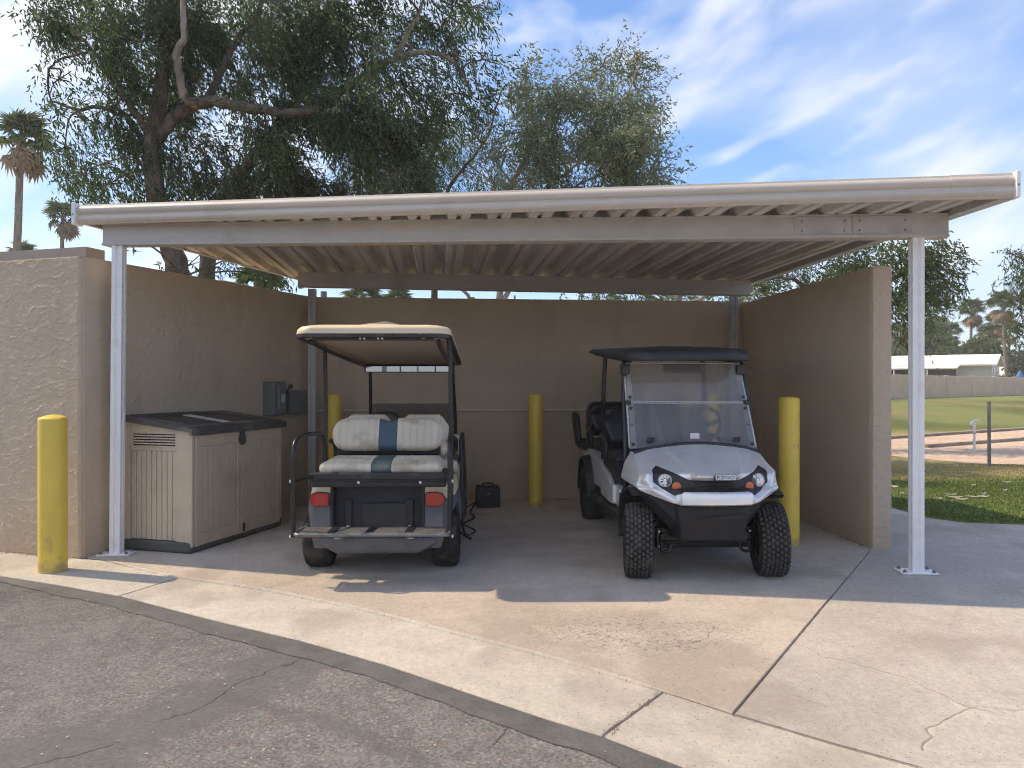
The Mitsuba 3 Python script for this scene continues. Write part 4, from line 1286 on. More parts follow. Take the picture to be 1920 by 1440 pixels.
# near side: corner stiles, boards and a louvred vent
for y0, y1 in ((.0, .13), (SD - .085, SD)):
    pts = [(x, y, z) for x in (-.006, .03) for y in (y0, y1) for z in (ZB, zl(y) - .004)]
    sadd('side_stile', hull(pts), 'm_shed')
nb = 9
for i in range(nb):
    y0 = .133 + i * (SD - .22) / nb
    y1 = y0 + (SD - .22) / nb - .006
    sadd('side_board', cbox(.003, .024, y0, y1, ZB + .006, .865, .003), 'm_shed')
sadd('vent_frame', hull([(x, y, z) for x in (.006, .024) for y in (.133, SD - .088) for z in (.868, zl(y) - .006)]), 'm_shed')
for i in range(5):
    z = .905 + i * .023
    ymin = max(.155, (z + .028 - ZF) / (ZR - ZF) * SD)
    sadd('vent_slat', bar((.002, ymin, z), (.002, SD - .115, z), .012, .011, .002), 'm_shed')
    sadd('vent_gap', cbox(.0035, .008, ymin, SD - .115, z + .0068, z + .0155, .0005), 'm_shed_panel')
# two doors of grooved boards in frames
for d in range(2):
    x0, x1 = .035 + d * (SW - .07) / 2 + .004, .035 + (d + 1) * (SW - .07) / 2 - .004
    k = sadd('door', cbox(x0, x1, -.012, .02, ZB - .045, ZF - .03, .004), 'm_shed')
    fw_, ft_ = .05, .10
    for a, b, z0, z1 in ((x0, x0 + fw_, ZB - .043, ZF - .032), (x1 - fw_, x1, ZB - .043, ZF - .032), (x0 + fw_ + .001, x1 - fw_ - .001, ZF - .032 - ft_, ZF - .034), (x0 + fw_ + .001, x1 - fw_ - .001, ZB - .041, ZB + .06)):
        sadd('rail', cbox(a, b, -.024, -.013, z0, z1, .003), 'm_shed', k)
    nbd = 8
    for i in range(nbd):
        a = x0 + fw_ + .004 + i * (x1 - x0 - 2 * fw_ - .008) / nbd
        b = a + (x1 - x0 - 2 * fw_ - .008) / nbd - .005
        sadd('board', cbox(a, b, -.019, -.0125, ZB + .064, ZF - .136, .002), 'm_shed', k)
sadd('corner_post', cbox(-.004, .034, -.02, .03, ZB - .045, ZF - .01, .006), 'm_shed')
sadd('corner_post', cbox(SW - .034, SW + .004, -.02, .03, ZB - .01, ZF - .01, .006), 'm_shed')
sadd('hinge', cbox(.036, .06, -.034, -.024, ZF - .14, ZF - .07, .003), 'm_shed')
# lid, sloping to the front, with two sunk dark panels and a pale bar between them
LX0, LX1, LY0, LY1 = -.035, SW + .035, -.045, SD + .01


def lidbox(x0, x1, y0, y1, a, b):
    return hull([(x, y, zl(y) + z) for x in (x0, x1) for y in (y0, y1) for z in (a, b)])


lid = sadd('lid', lidbox(LX0, LX1, LY0, LY1, .0, .028), 'm_shed_lid')
sadd('lid_edge', lidbox(LX0 - .004, LX1 + .004, LY0 - .006, LY0 + .02, -.022, .034), 'm_shed_lid', lid)
for a, b, c, d in ((LX0, LX1, LY0 + .03, .09), (LX0, LX1, SD - .12, LY1), (LX0, .13, .094, SD - .124), (SW - .13, LX1, .094, SD - .124)):
    sadd('lid_rim', lidbox(a, b, c, d, .029, .043), 'm_shed_lid', lid)
for a, b in ((.134, SW / 2 - .055), (SW / 2 + .055, SW - .134)):
    sadd('lid_panel', lidbox(a, b, .094, SD - .124, .029, .034), 'm_shed_panel', lid)
sadd('lid_bar', lidbox(SW / 2 - .05, SW / 2 + .05, .094, SD - .124, .029, .041), 'm_pale_bar', lid)
for i in range(3):
    y = SD - .10 + i * .032
    sadd('lid_rib', lidbox(.05, SW - .05, y, y + .012, .044, .051), 'm_shed_lid', lid)
lat = Polygon([(SW / 2 - .028, ZF + .03), (SW / 2 + .028, ZF + .03), (SW / 2 + .030, ZF - .06)] + [(SW / 2 + .048 * math.cos(a), ZF - .105 + .052 * math.sin(a)) for a in np.linspace(.5, -3.64, 16)] + [(SW / 2 - .030, ZF - .06)])
m = prism(lat, 0, .014); m.vertices = m.vertices[:, [0, 2, 1]] * [1, -1, 1] + [0, -.032, 0]; m.fix_normals()
sadd('latch', m, 'm_shed_lid')
sadd('floor_bolt', cbox(SW / 2 + .02, SW / 2 + .045, -.034, -.024, ZB - .03, ZB + .05, .003), 'm_shed_panel')

# ================================================================== electrical disconnect on the left wall, conduit on the back wall
ld = np.array([-2.45 + 3.56, 9.33 - 6.345]); ld /= np.linalg.norm(ld)
eyaw = math.atan2(ld[1], ld[0])
q = np.array([-3.56, 6.345]) + ld * 2.42
ef = Frame((q[0], q[1], 0), eyaw)                                           # x along the wall, -y out of it
dc = thing('disconnect_switch', 'grey electrical disconnect box with side lever on the left wall above the shed', 'electrical box')
add('box', rbox(.24, .13, .375, .008, (0, -.068, 1.275)), 'm_elec', dc, frame=ef)
add('cover', rbox(.215, .02, .35, .006, (0, -.139, 1.275)), 'm_elec', dc, frame=ef)
add('cover_rib', cbox(-.035, -.025, -.156, -.149, 1.16, 1.42, .002), 'm_galv', dc, frame=ef, smooth=False)
add('label', cbox(.02, .085, -.1515, -.1492, 1.23, 1.32, .0003), 'm_label', dc, frame=ef, smooth=False)
add('lever', cat(bar((.135, -.10, 1.33), (.145, -.17, 1.40), .018, .02), xf(trimesh.creation.icosphere(subdivisions=2, radius=.026), (.147, -.178, 1.41))), 'm_black_plastic', dc, frame=ef)
add('socket', rbox(.05, .05, .16, .008, (.148, -.075, 1.29)), 'm_black_plastic', dc, frame=ef)
jb = thing('junction_box', 'smaller grey junction box beside the disconnect box, nearer the back corner', 'electrical box')
add('box', rbox(.30, .10, .26, .008, (.38, -.052, 1.23)), 'm_elec', jb, frame=ef)
add('cover', rbox(.31, .014, .27, .005, (.38, -.108, 1.23)), 'm_elec', jb, frame=ef)
a, b = np.array([-2.42, 9.30]), np.array([2.93, 9.80])
t_ = (b - a) / np.linalg.norm(b - a); n_ = np.array([t_[1], -t_[0]])
cd = thing('conduit', 'thin painted conduit running level along the back stucco wall', 'conduit')
p0, p1 = a + n_ * .026, b + n_ * .026
add('pipe', tube([(p0[0], p0[1], 1.117), (p1[0], p1[1], 1.113)], .011, 8), 'm_conduit', cd, smooth=60)
for k in range(6):
    q = p0 + t_ * (.4 + k * .95)
    add('clip', bar((q[0] - t_[0] * .012, q[1] - t_[1] * .012, 1.116), (q[0] + t_[0] * .012, q[1] + t_[1] * .012, 1.116), .03, .036, .003), 'm_conduit', cd, smooth=False)

# ================================================================== tyres and wheels
def tyre(R, W, rim_r, tread=None, n=48):
    """axle along x; returns the tyre and, if asked, its tread blocks"""
    h = W / 2
    pr = [(rim_r, -h * .72), (rim_r + .012, -h * .86), (rim_r + (R - rim_r) * .45, -h * 1.0), (R - .045, -h * .97), (R - .018, -h * .86), (R - .006, -h * .70), (R, -h * .35), (R, h * .35), (R - .006, h * .70), (R - .018, h * .86),
          (R - .045, h * .97), (rim_r + (R - rim_r) * .45, h), (rim_r + .012, h * .86), (rim_r, h * .72)]
    m = lathe(pr, n, 'x')
    if not tread:
        return m, None
    rows, cols = tread
    bl = []
    pw = W * .92 / rows
    for i in range(rows):
        x = -W * .46 + (i + .5) * pw
        ro = R - .022 * max(0, (abs(x) / h - .55) / .45) ** 2
        for j in range(cols):
            a = (j + .5 * (i % 2)) / cols * 2 * math.pi
            L = 2 * math.pi * R / cols * .74
            hexa = np.array([(-pw * .40, -L * .28), (0, -L * .52), (pw * .40, -L * .28), (pw * .40, L * .28), (0, L * .52), (-pw * .40, L * .28)])
            lo = np.c_[hexa[:, 0], hexa[:, 1], np.full(6, ro - .006)]
            hi = np.c_[hexa[:, 0] * .86, hexa[:, 1] * .86, np.full(6, ro + .010)]
            v = np.vstack([lo, hi]); v[:, 0] += x
            if i in (0, rows - 1):
                v[:, 2] -= .006
            c, s_ = math.cos(a), math.sin(a)
            v = np.c_[v[:, 0], v[:, 1] * c + v[:, 2] * s_, -v[:, 1] * s_ + v[:, 2] * c]
            f = [(6, 7, 8), (6, 8, 9), (6, 9, 10), (6, 10, 11)] + [g_ for k in range(6) for g_ in ((k, (k + 1) % 6, 6 + (k + 1) % 6), (k, 6 + (k + 1) % 6, 6 + k))]
            bl.append((v, np.array(f)))
    off = 12 * np.arange(len(bl))
    return m, tm(np.vstack([b[0] for b in bl]), np.vstack([b[1] + o for b, o in zip(bl, off)]))


def wheel(parent, fr, x, y, R, W, rim_r, tread=None, side=1, rimmat='m_rim', steer=0.0, camber=0.0):
    """side = +1: outer face towards +x"""
    loc = fr.M @ T().translate([x, y, R - .006]).rotate([0, 0, 1], steer).rotate([0, 1, 0], camber)
    m, tr = tyre(R, W, rim_r, tread)
    k = add('wheel', m, 'm_tyre', parent, frame=loc, smooth=40)
    if tr is not None:
        add('tread', tr, 'm_tread', k, frame=loc, smooth=False, kind='stuff')
    o = side * W / 2
    disc = lathe([(rim_r + .004, o * .70), (rim_r, o * .86), (rim_r * .9, o * .80), (rim_r * .72, o * .45), (rim_r * .45, o * .40), (.055, o * .62), (.045, o * .70), (0, o * .72)], 32, 'x')
    add('rim', disc, rimmat, k, frame=loc, smooth=30)
    add('hub_back', lathe([(rim_r + .003, -o * .72), (rim_r * .5, -o * .1), (0, -o * .1)], 24, 'x'), 'm_black_metal', k, frame=loc, smooth=30)


# ================================================================== cream cart, seen from behind
# local frame: origin on the ground under the rear axle, +x to the right, +y towards the front of the cart (away from the camera)
cc = thing('golf_cart', 'old cream golf cart seen from behind with white and blue rear seat', 'golf cart')
cf = Frame((-1.02, 6.12, 0), .012)


def cadd(name, m, mat, parent=cc, smooth=35, label=None, kind=None):
    return add(name, m, mat, parent, smooth=smooth, frame=cf, label=label, kind=kind)


for s_ in (-1, 1):
    wheel(cc, cf, s_ * .495, 0.0, .228, .215, .105, None, s_, 'm_rim')
    wheel(cc, cf, s_ * .46, 1.68, .228, .20, .105, None, s_, 'm_rim')


def loft(rings, cap=True):
    R = np.array(rings, float)
    n, k = R.shape[:2]
    V = R.reshape(-1, 3)
    F = []
    for i in range(n - 1):
        for j in range(k):
            a, b = i * k + j, i * k + (j + 1) % k
            F += [(a, b, b + k), (a, b + k, a + k)]
    V = list(V)
    if cap:
        for i, rev in ((0, True), (n - 1, False)):
            c = len(V); V.append(R[i].mean(0))
            for j in range(k):
                a, b = i * k + j, i * k + (j + 1) % k
                F.append((c, b, a) if rev else (c, a, b))
    m = tm(V, F); m.fix_normals()
    return m


# rear fenders: one rounded shell each side, grey below and cream above, leaving the dark well between
def fender(s_, z0, z1, grow, mat, name):
    rings = []
    for y in np.linspace(-.30, .62, 16):
        t = (y + .30) / .92
        bulge = math.sin(min(1, (t + .16) / .5) * math.pi / 2)
        ring = []
        for z in np.linspace(z0, z1, 14):
            q = (z - .16) / .48
            xo = .40 + .19 * bulge * (1 - max(0, (q - .45) / .55) ** 2.0 * .16) * (1 - max(0, (.30 - q) / .30) ** 2 * .35)
            yy = y + (.035 * (q - .5) ** 2 + .05 * max(0, q - .7)) * (1 - t)
            ring.append((s_ * (xo + grow), yy, z))
        for z in np.linspace(z1, z0, 14):
            ring.append((s_ * .345, y, z))
        rings.append(ring)
    return loft(rings)


for s_ in (-1, 1):
    low = fender(s_, .20, .565, 0, None, None)
    # open the wheel arch
    arch = m3.Manifold.cylinder(.40, .285, .285, 40, True).rotate((0, 90, 0)).translate((s_ * .56, 0, .215))
    low.merge_vertices()
    lm = m3.Manifold(m3.Mesh(low.vertices.astype(np.float32), low.faces.astype(np.uint32)))
    low = man(lm - arch) if lm.status() == m3.Error.NoError and lm.volume() > 0 else low
    cadd('rear_fender', low, 'm_fender_grey', label='scuffed dark grey lower fender')
    cadd('body_corner', fender(s_, .567, .665, -.004, None, None), 'm_cream', label='cream upper body corner')
    tl = Polygon([(-.065, -.045), (.02, -.052), (.055, -.040), (.074, -.012), (.074, .012), (.055, .040), (.02, .050), (-.065, .045)]).buffer(-.008).buffer(.008)
    m = bev_prism(tl, 0, .030, .008)
    m.vertices = np.c_[m.vertices[:, 0] * s_, -m.vertices[:, 2], m.vertices[:, 1]]; m.fix_normals()
    k = cadd('tail_light', xf(m, (s_ * .432, -.305, .572)), 'm_red_lens', smooth=25)
    m = prism(tl.buffer(.006), 0, .012); m.vertices = np.c_[m.vertices[:, 0] * s_, -m.vertices[:, 2], m.vertices[:, 1]]; m.fix_normals()
    cadd('bezel', xf(m, (s_ * .432, -.300, .572)), 'm_black_plastic', k, smooth=False)
cadd('rear_skirt', round_hull([(-.42, -.30, .25), (.42, -.30, .25), (-.30, -.30, .19), (.30, -.30, .19), (-.42, .3, .25), (.42, .3, .25), (-.3, .3, .2), (.3, .3, .2)], .03), 'm_fender_grey')
cadd('well', cbox(-.345, .345, -.20, -.17, .22, .70, .01), 'm_dark_well', smooth=False, label='dark bag well between the rear fenders')
for s_ in (-1, 1):
    cadd('well_side', cbox(s_ * .345 - .012, s_ * .345 + .012, -.31, -.17, .22, .68, .006), 'm_dark_well', smooth=False)
    cadd('seat_kit_leg', bar((s_ * .235, -.222, .30), (s_ * .235, -.222, .56), .05, .02, up=(0, 1, 0)), 'm_dark_well', smooth=False)
    cadd('bolt', xf(lathe([(0, .014), (.012, .012), (.016, .0)], 8, 'y'), (s_ * .235, -.238, .352), rx=math.pi), 'm_chrome')
    cadd('step_bracket', bar((s_ * .22, -.24, .31), (s_ * .27, -.48, .32), .045, .03), 'm_galv', smooth=False)
cadd('access_panel', rbox(.35, .02, .20, .012, (.04, -.212, .43)), 'm_black_plastic')
cadd('well_sill', rbox(.62, .05, .06, .012, (0, -.22, .275)), 'm_black_plastic')
for s_ in (-1, 1):
    cadd('spring_hanger', cat(rbox(.05, .10, .05, .008, (s_ * .25, -.10, .18)), rbox(.10, .06, .025, .006, (s_ * .25, -.10, .145))), 'm_galv')
cadd('rear_axle', tube([(-.40, 0, .222), (.40, 0, .222)], .035, 12), 'm_black_metal')
cadd('axle_housing', round_hull([(-.13, 0, .222), (.02, 0, .222), (-.05, .06, .23)], .09, 2), 'm_black_metal')
cadd('underbody', cbox(-.36, .36, -.10, 2.0, .235, .31, .02), 'm_black_plastic', smooth=False)
cadd('hitch', rbox(.16, .10, .03, .006, (.0, -.27, .165)), 'm_black_metal')

# foot plate behind
FZ = .038
fp = cadd('foot_plate', cbox(-.50, .54, -.68, -.45, .335 + FZ, .352 + FZ, .004), 'm_footplate', smooth=False, label='grey metal foot plate')
rail_ = fillet([(-.50, -.44, .344 + FZ), (-.525, -.44, .344 + FZ), (-.525, -.695, .338 + FZ), (.565, -.695, .338 + FZ), (.565, -.44, .344 + FZ), (.54, -.44, .344 + FZ)], .05)
cadd('rail', tube(rail_, .014, 10), 'm_footplate', fp, smooth=60)
for x in (-.27, .0, .28):
    cadd('rib', cbox(x - .03, x + .03, -.675, -.455, .353 + FZ, .357 + FZ, .001), 'm_black_metal', fp, smooth=False)
cadd('lip', cbox(-.50, .54, -.684, -.68, .318 + FZ, .334 + FZ, .001), 'm_black_metal', fp, smooth=False)

# rear seat kit: deck, cushion, backrest, grab bars
dk = cadd('seat_deck', rbox(1.03, .52, .045, .012, (.02, -.12, .735)), 'm_black_plastic')
cadd('front_lip', rbox(1.01, .05, .055, .012, (.02, -.365, .775 - .022)), 'm_black_plastic', dk)
cadd('lower_lip', rbox(1.0, .035, .05, .01, (.02, -.352, .695)), 'm_black_plastic', dk)
for i in range(7):
    cadd('slot', cbox(-.36 + i * .123, -.295 + i * .123, -.3745, -.366, .685, .705, .002), 'm_dark_well', dk, smooth=False)
for x in (-.13, .33):
    cadd('bolt', xf(lathe([(0, .01), (.009, .008), (.012, 0)], 8, 'y'), (x, -.372, .707), rx=math.pi), 'm_chrome', dk)


def striped(name, body, x0, x1, mats, labs, parent=cc, gap=.0015):
    """cuts a convex cushion into left, middle and right pieces"""
    mm = m3.Manifold(m3.Mesh(body.vertices.astype(np.float32), body.faces.astype(np.uint32)))
    for (a, b), mat, lab, nm in zip(((-2, x0 - gap), (x0 + gap, x1 - gap), (x1 + gap, 2)), mats, labs, (name, name + '_stripe', name)):
        c = m3.Manifold.cube((b - a, 4, 4), False).translate((a, -2, -1))
        p = man(mm ^ c)
        cadd(nm, p, mat, parent, smooth=40, label=lab)


def cushion(pts, r):
    return round_hull(pts, r, 3)


cu = cushion([(-.40, -.285, .802), (.445, -.285, .802), (-.38, .03, .815), (.43, .03, .815), (-.36, -.20, .822), (.41, -.20, .822), (-.36, .0, .828), (.41, .0, .828)], .045)
striped('rear_cushion', cu, -.045, .105, ('m_vinyl', 'm_teal', 'm_vinyl'), ('worn white vinyl rear cushion, left half', 'faded green middle stripe of the rear cushion', 'worn white vinyl rear cushion, right half'))
bk = cushion([(s_ * (.285 + .118 * abs(math.cos(a)) ** .55) + .008, .175 + .06 * (.5 + .5 * math.sin(a)), 1.028 + .080 * np.sign(math.sin(a)) * abs(math.sin(a)) ** .8) for s_ in (-1, 1) for a in np.radians(np.linspace(-90, 90, 11))], .054)
_d = m3.Manifold.cylinder(1.0, .13, .13, 40, True).rotate((90, 0, 0)).translate((.012, .2, 1.262))
bk = man(m3.Manifold(m3.Mesh(bk.vertices.astype(np.float32), bk.faces.astype(np.uint32))) - _d)
# dip in the middle of the top edge
v = bk.vertices
cadd_back = bk
striped('rear_backrest', bk, -.062, .085, ('m_vinyl', 'm_blue', 'm_vinyl'), ('white vinyl rear backrest, left half', 'blue middle stripe of the rear backrest', 'white vinyl rear backrest, right half'))
cadd('backrest_shell', rbox(.86, .03, .13, .03, (.0, .275, .915)), 'm_black_plastic')
# front seat backrest: two rounded humps behind, and its cushion
for x0, x1 in ((-.40, .00), (.08, .46)):
    cadd('front_backrest', cushion([(x0 + .03, .33, .90), (x1 - .03, .33, .90), (x0 + .09, .40, 1.125), (x1 - .07, .40, 1.125), (x0 + .02, .39, 1.06), (x1 - .02, .39, 1.06)], .058), 'm_vinyl')
cadd('front_cushion', cushion([(-.45, .50, .74), (.50, .50, .74), (-.45, .92, .77), (.50, .92, .77)], .06), 'm_vinyl')
cadd('seat_box', cbox(-.50, .50, .30, 1.0, .30, .68, .03), 'm_cream', smooth=False)
cadd('arm_rest', tube(fillet([(.53, .50, .72), (.53, .50, .93), (.53, .30, .97), (.50, .25, .97)], .08), .018, 10), 'm_black_metal', smooth=60)
cadd('arm_rest', tube(fillet([(-.49, .50, .72), (-.49, .50, .93), (-.49, .30, .97), (-.46, .25, .97)], .08), .018, 10), 'm_black_metal', smooth=60)

# grab bars at both sides, from the foot plate up and over to the roof struts
for s_, xo, xi in ((-1, -.555, -.47), (1, .565, .53)):
    gb = fillet([(xo, -.60, .345), (xo, -.60, 1.02), (xo * .985, -.40, 1.065), (xi, -.02, 1.055), (xi, .02, .92), (xi, .02, .74)], .10, 8)
    k = cadd('grab_bar', tube(gb, .0165, 10), 'm_black_metal', smooth=60)
    for z in (.35, .745):
        cadd('bolt', xf(lathe([(0, .014), (.012, .011), (.015, 0)], 8, 'x'), (xo + s_ * .016, -.60, z), rz=0 if s_ > 0 else math.pi), 'm_chrome', k)
    cadd('deck_bracket', tube([(xo, -.60, .745), (xi * .98, -.36, .752)], .013, 8), 'm_black_metal', k, smooth=60)
    if s_ < 0:
        st = smooth_path([(-.46, -.05, 1.73), (-.47, .02, 1.64), (-.475, .06, 1.30), (-.475, .06, .74)], 6)
    else:
        st = smooth_path([(.545, -.44, 1.76), (.558, -.43, 1.64), (.562, -.43, 1.30), (.565, -.43, .74), (.565, -.52, .40)], 6)
    cadd('roof_strut', tube(st, .017, 10), 'm_black_metal', smooth=60)
    fs = smooth_path([(s_ * .43, 1.86, 1.60), (s_ * .43, 1.90, 1.45), (s_ * .445, 1.98, 1.15), (s_ * .45, 2.02, .85)], 6)
    cadd('front_strut', tube(fs, .017, 10), 'm_black_metal', smooth=60)

# roof: rounded cream shell with a raised middle, dark rim, pale underside
LN = 2.38; RY0 = -.60


def roof_z(y):
    return 1.795 - .150 * (y - RY0) / LN


def roof_ring(k, z, grow=0.0):
    """rounded rectangle, k = inset"""
    pts = []
    x0, x1, y0, y1, r = -.555 + k, .57 - k, RY0 + k, RY0 + LN - k * 1.3, .12
    for cx, cy, a0 in ((x1 - r, y1 - r, 0), (x0 + r, y1 - r, 90), (x0 + r, y0 + r, 180), (x1 - r, y0 + r, 270)):
        for a in np.radians(np.linspace(a0, a0 + 90, 9)):
            x, y = cx + r * math.cos(a), cy + r * math.sin(a)
            w = 1 - .085 * max(0, (y - RY0) / LN)
            pts.append((x * w, y, roof_z(y) + z))
    return pts


rf_rings = [roof_ring(0, .0), roof_ring(-.006, .012), roof_ring(.0, .046), roof_ring(.02, .068), roof_ring(.06, .080)]
top = []
for kk, zz in ((.14, .088), (.26, .094), (.40, .098)):
    rg = []
    for p in roof_ring(kk, zz):
        hump = .062 * math.exp(-((p[0] - .02) / .12) ** 2)
        rg.append((p[0], p[1], p[2] + hump))
    top.append(rg)
for i in (2, 3, 4):
    rf_rings[i] = [(p[0], p[1], p[2] + .062 * math.exp(-((p[0] - .02) / .12) ** 2) * (i - 1) / 3) for p in rf_rings[i]]
shell = loft(rf_rings + top)
rf = cadd('roof', shell, 'm_cream', smooth=50, label='cream roof with a raised middle')
rim = loft([roof_ring(.004, -.018), roof_ring(-.004, -.016), roof_ring(-.005, .006), roof_ring(.03, .008), roof_ring(.035, -.016)], False)
rr = np.array([roof_ring(.004, -.018), roof_ring(-.005, -.016), roof_ring(-.006, .010), roof_ring(.03, .010), roof_ring(.036, -.016)])
k_ = rr.shape[1]
V = rr.reshape(-1, 3); F = []
for i in range(5):
    for j in range(k_):
        a, b, c, d = i * k_ + j, i * k_ + (j + 1) % k_, ((i + 1) % 5) * k_ + (j + 1) % k_, ((i + 1) % 5) * k_ + j
        F += [(a, b, c), (a, c, d)]
m = tm(V, F); m.fix_normals()
cadd('rim', m, 'm_black_plastic', rf, smooth=50)
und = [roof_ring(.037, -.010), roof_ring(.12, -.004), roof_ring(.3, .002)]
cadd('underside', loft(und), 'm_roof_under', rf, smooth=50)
cadd('rear_band', cbox(-.43, .45, RY0 + .045, RY0 + .075, 1.757, 1.790, .004), 'm_black_plastic', rf, smooth=False)
for x in (-.085, -.055, .045, .075):
    cadd('screw', xf(lathe([(0, .006), (.008, .004), (.009, 0)], 8, 'y'), (x, RY0 + .0425, 1.772), rx=math.pi), 'm_badge', rf)
cadd('hook', tube(fillet([(.355, RY0 + .04, 1.775), (.365, RY0 + .02, 1.768), (.385, RY0 + .02, 1.775), (.38, RY0 + .04, 1.78)], .01), .004, 6), 'm_chrome', rf)
for s_ in (-1, 1):
    cadd('side_channel', tube(smooth_path([(s_ * .47, RY0 + .15, roof_z(RY0 + .15) - .03), (s_ * .455, RY0 + .8, roof_z(RY0 + .8) - .045), (s_ * .43, RY0 + LN - .12, roof_z(RY0 + LN - .12) - .04)], 6), .018, 8), 'm_black_metal', rf, smooth=60)

# wide panel mirror under the roof, windscreen, wheel, dashboard
mi_ = cadd('mirror', cbox(-.44, .46, 1.60, 1.62, 1.555, 1.625, .005), 'm_black_plastic', smooth=False, label='five panel mirror')
for i in range(5):
    cadd('mirror_panel', cbox(-.425 + i * .175, -.425 + i * .175 + .165, 1.594, 1.598, 1.562, 1.618, .001), 'm_mirror', mi_, smooth=False)
ws = cadd('windscreen', tm([(-.43, 2.00, .90), (.44, 2.00, .90), (.435, 1.945, 1.235), (-.425, 1.945, 1.235)], [(0, 1, 2), (0, 2, 3)]), 'm_glass_tint', smooth=False, label='dark tinted folded windscreen')
swc = np.array([-.20, 1.28, 1.02])
ringp = [swc + .18 * np.array([math.cos(a), math.sin(a) * .62, math.sin(a) * .78]) for a in np.linspace(0, 2 * math.pi, 33)]
sw = cadd('steering_wheel', tube(ringp, .014, 8, False), 'm_wheel_rubber', smooth=60)
for a in (.5, 2.64, 4.71):
    cadd('spoke', tube([swc + np.array([0, .02, -.01]), swc + .17 * np.array([math.cos(a), math.sin(a) * .62, math.sin(a) * .78])], .012, 6), 'm_wheel_rubber', sw, smooth=60)
cadd('column', tube([swc + [0, .03, -.02], (-.2, 1.75, .62)], .03, 10), 'm_wheel_rubber', sw, smooth=60)
cadd('dashboard', cbox(-.48, .48, 1.72, 2.0, .62, .90, .04), 'm_black_plastic', smooth=False)
cadd('front_cowl', round_hull([(-.5, 1.9, .32), (.5, 1.9, .32), (-.46, 2.28, .35), (.46, 2.28, .35), (-.46, 1.98, .86), (.46, 1.98, .86), (-.40, 2.2, .70), (.40, 2.2, .70)], .05, 2), 'm_cream')
cadd('rear_flap', round_hull([(.60, .50, .30), (.60, .9, .26), (.585, .52, .95), (.585, .78, .99), (.61, .7, .6)], .018), 'm_black_plastic', label='dark side skirt beyond the right rear wheel')

# charger on the floor with its cable
ch = thing('battery_charger', 'small dark battery charger on the floor beside the cream cart', 'charger')
hf = Frame((-.285, 9.02, 0), .12)
add('case', rbox(.27, .26, .23, .012, (0, 0, .125)), 'm_black_plastic', ch, frame=hf)
add('face', rbox(.20, .02, .17, .006, (-.03, -.132, .125)), 'm_dark_well', ch, frame=hf)
add('meter', cbox(-.02, .02, -.1475, -.142, .155, .185, .002), 'm_elec', ch, frame=hf, smooth=False)
add('handle', tube(fillet([(-.06, 0, .24), (-.06, 0, .275), (.06, 0, .275), (.06, 0, .24)], .02), .010, 8), 'm_black_metal', ch, frame=hf, smooth=60)
cable = smooth_path([(-.40, 8.86, .10), (-.46, 8.55, .02), (-.40, 8.2, .014), (-.55, 7.7, .014), (-.46, 7.3, .014), (-.38, 7.12, .016), (-.43, 6.98, .09), (-.47, 6.95, .30), (-.50, 6.95, .46)], 8)
add('cable', tube(cable, .009, 7), 'm_cable', ch, smooth=60)
cable = smooth_path([(-.42, 8.88, .08), (-.6, 8.4, .014), (-.52, 7.9, .014), (-.36, 7.5, .014), (-.44, 7.15, .05), (-.49, 7.02, .33)], 8)
add('cable', tube(cable, .007, 7), 'm_cable', ch, smooth=60)
# ================================================================== silver cart, seen from the front
# local frame: origin on the ground under the front axle, +x to the right in the photograph, +y towards the back of the cart
sc = thing('golf_cart', 'silver golf cart facing the camera with a dusty windscreen and chunky tyres', 'golf cart')
sfr = Frame((1.45, 5.82, 0), .045)


def vadd(name, m, mat, parent=sc, smooth=35, label=None, kind=None):
    return add(name, m, mat, parent, smooth=smooth, frame=sfr, label=label, kind=kind)


wheel(sc, sfr, -.500, .0, .272, .215, .125, (7, 40), -1, 'm_black_metal', -9.5, 0.5)
wheel(sc, sfr, .500, .0, .272, .225, .125, (7, 40), 1, 'm_black_metal', -8.0, -2.0)
wheel(sc, sfr, -.480, 2.46, .272, .215, .125, (7, 40), -1, 'm_black_metal')
wheel(sc, sfr, .480, 2.46, .272, .215, .125, (7, 40), 1, 'm_black_metal')

# ---- front body: one silver skin y = f(x, z), with the lamp mask cut out
XS = -.03
_y0 = PchipInterpolator([.56, .585, .60, .69, .702, .755, .79, .81, .84, .87, .92, .965, 1.02], [-.36, -.395, -.415, -.405, -.375, -.365, -.345, -.31, -.20, -.09, .10, .28, .50])


def sst(a, b, x):
    t = np.clip((x - a) / (b - a), 0, 1)
    return t * t * (3 - 2 * t)


brow = LineString([(.0, .786), (.16, .797), (.27, .838), (.385, .870), (.455, .840), (.462, .745), (.405, .672), (.30, .620)])


def skin_y(x, z):
    ax = np.abs(x)
    hood = sst(.78, .86, z)
    ze = z + .070 * (ax / .5) ** 2.4 * hood
    y = _y0(ze)
    y = y + (1 - hood) * .17 * (ax / .5) ** 2.6
    d = shapely.distance(brow, shapely.points(ax, z))
    y = y - .034 * np.exp(-(d / .030) ** 2)
    w = .155 + np.clip(z - .80, 0, 1) * 1.02
    y = y - .080 * sst(w + .030, w - .012, ax) * sst(.752, .802, z) * sst(.965, .86, z)                 # sunk middle of the bonnet
    y = y - .050 * sst(.272, .250, ax) * sst(.695, .68, z) * sst(.57, .60, z)          # bumper blade standing proud
    y = y + .05 * sst(.30, .52, ax) * sst(.70, .60, z)
    return y


def XO(z):
    return XS + .066 * sst(.76, .93, z)


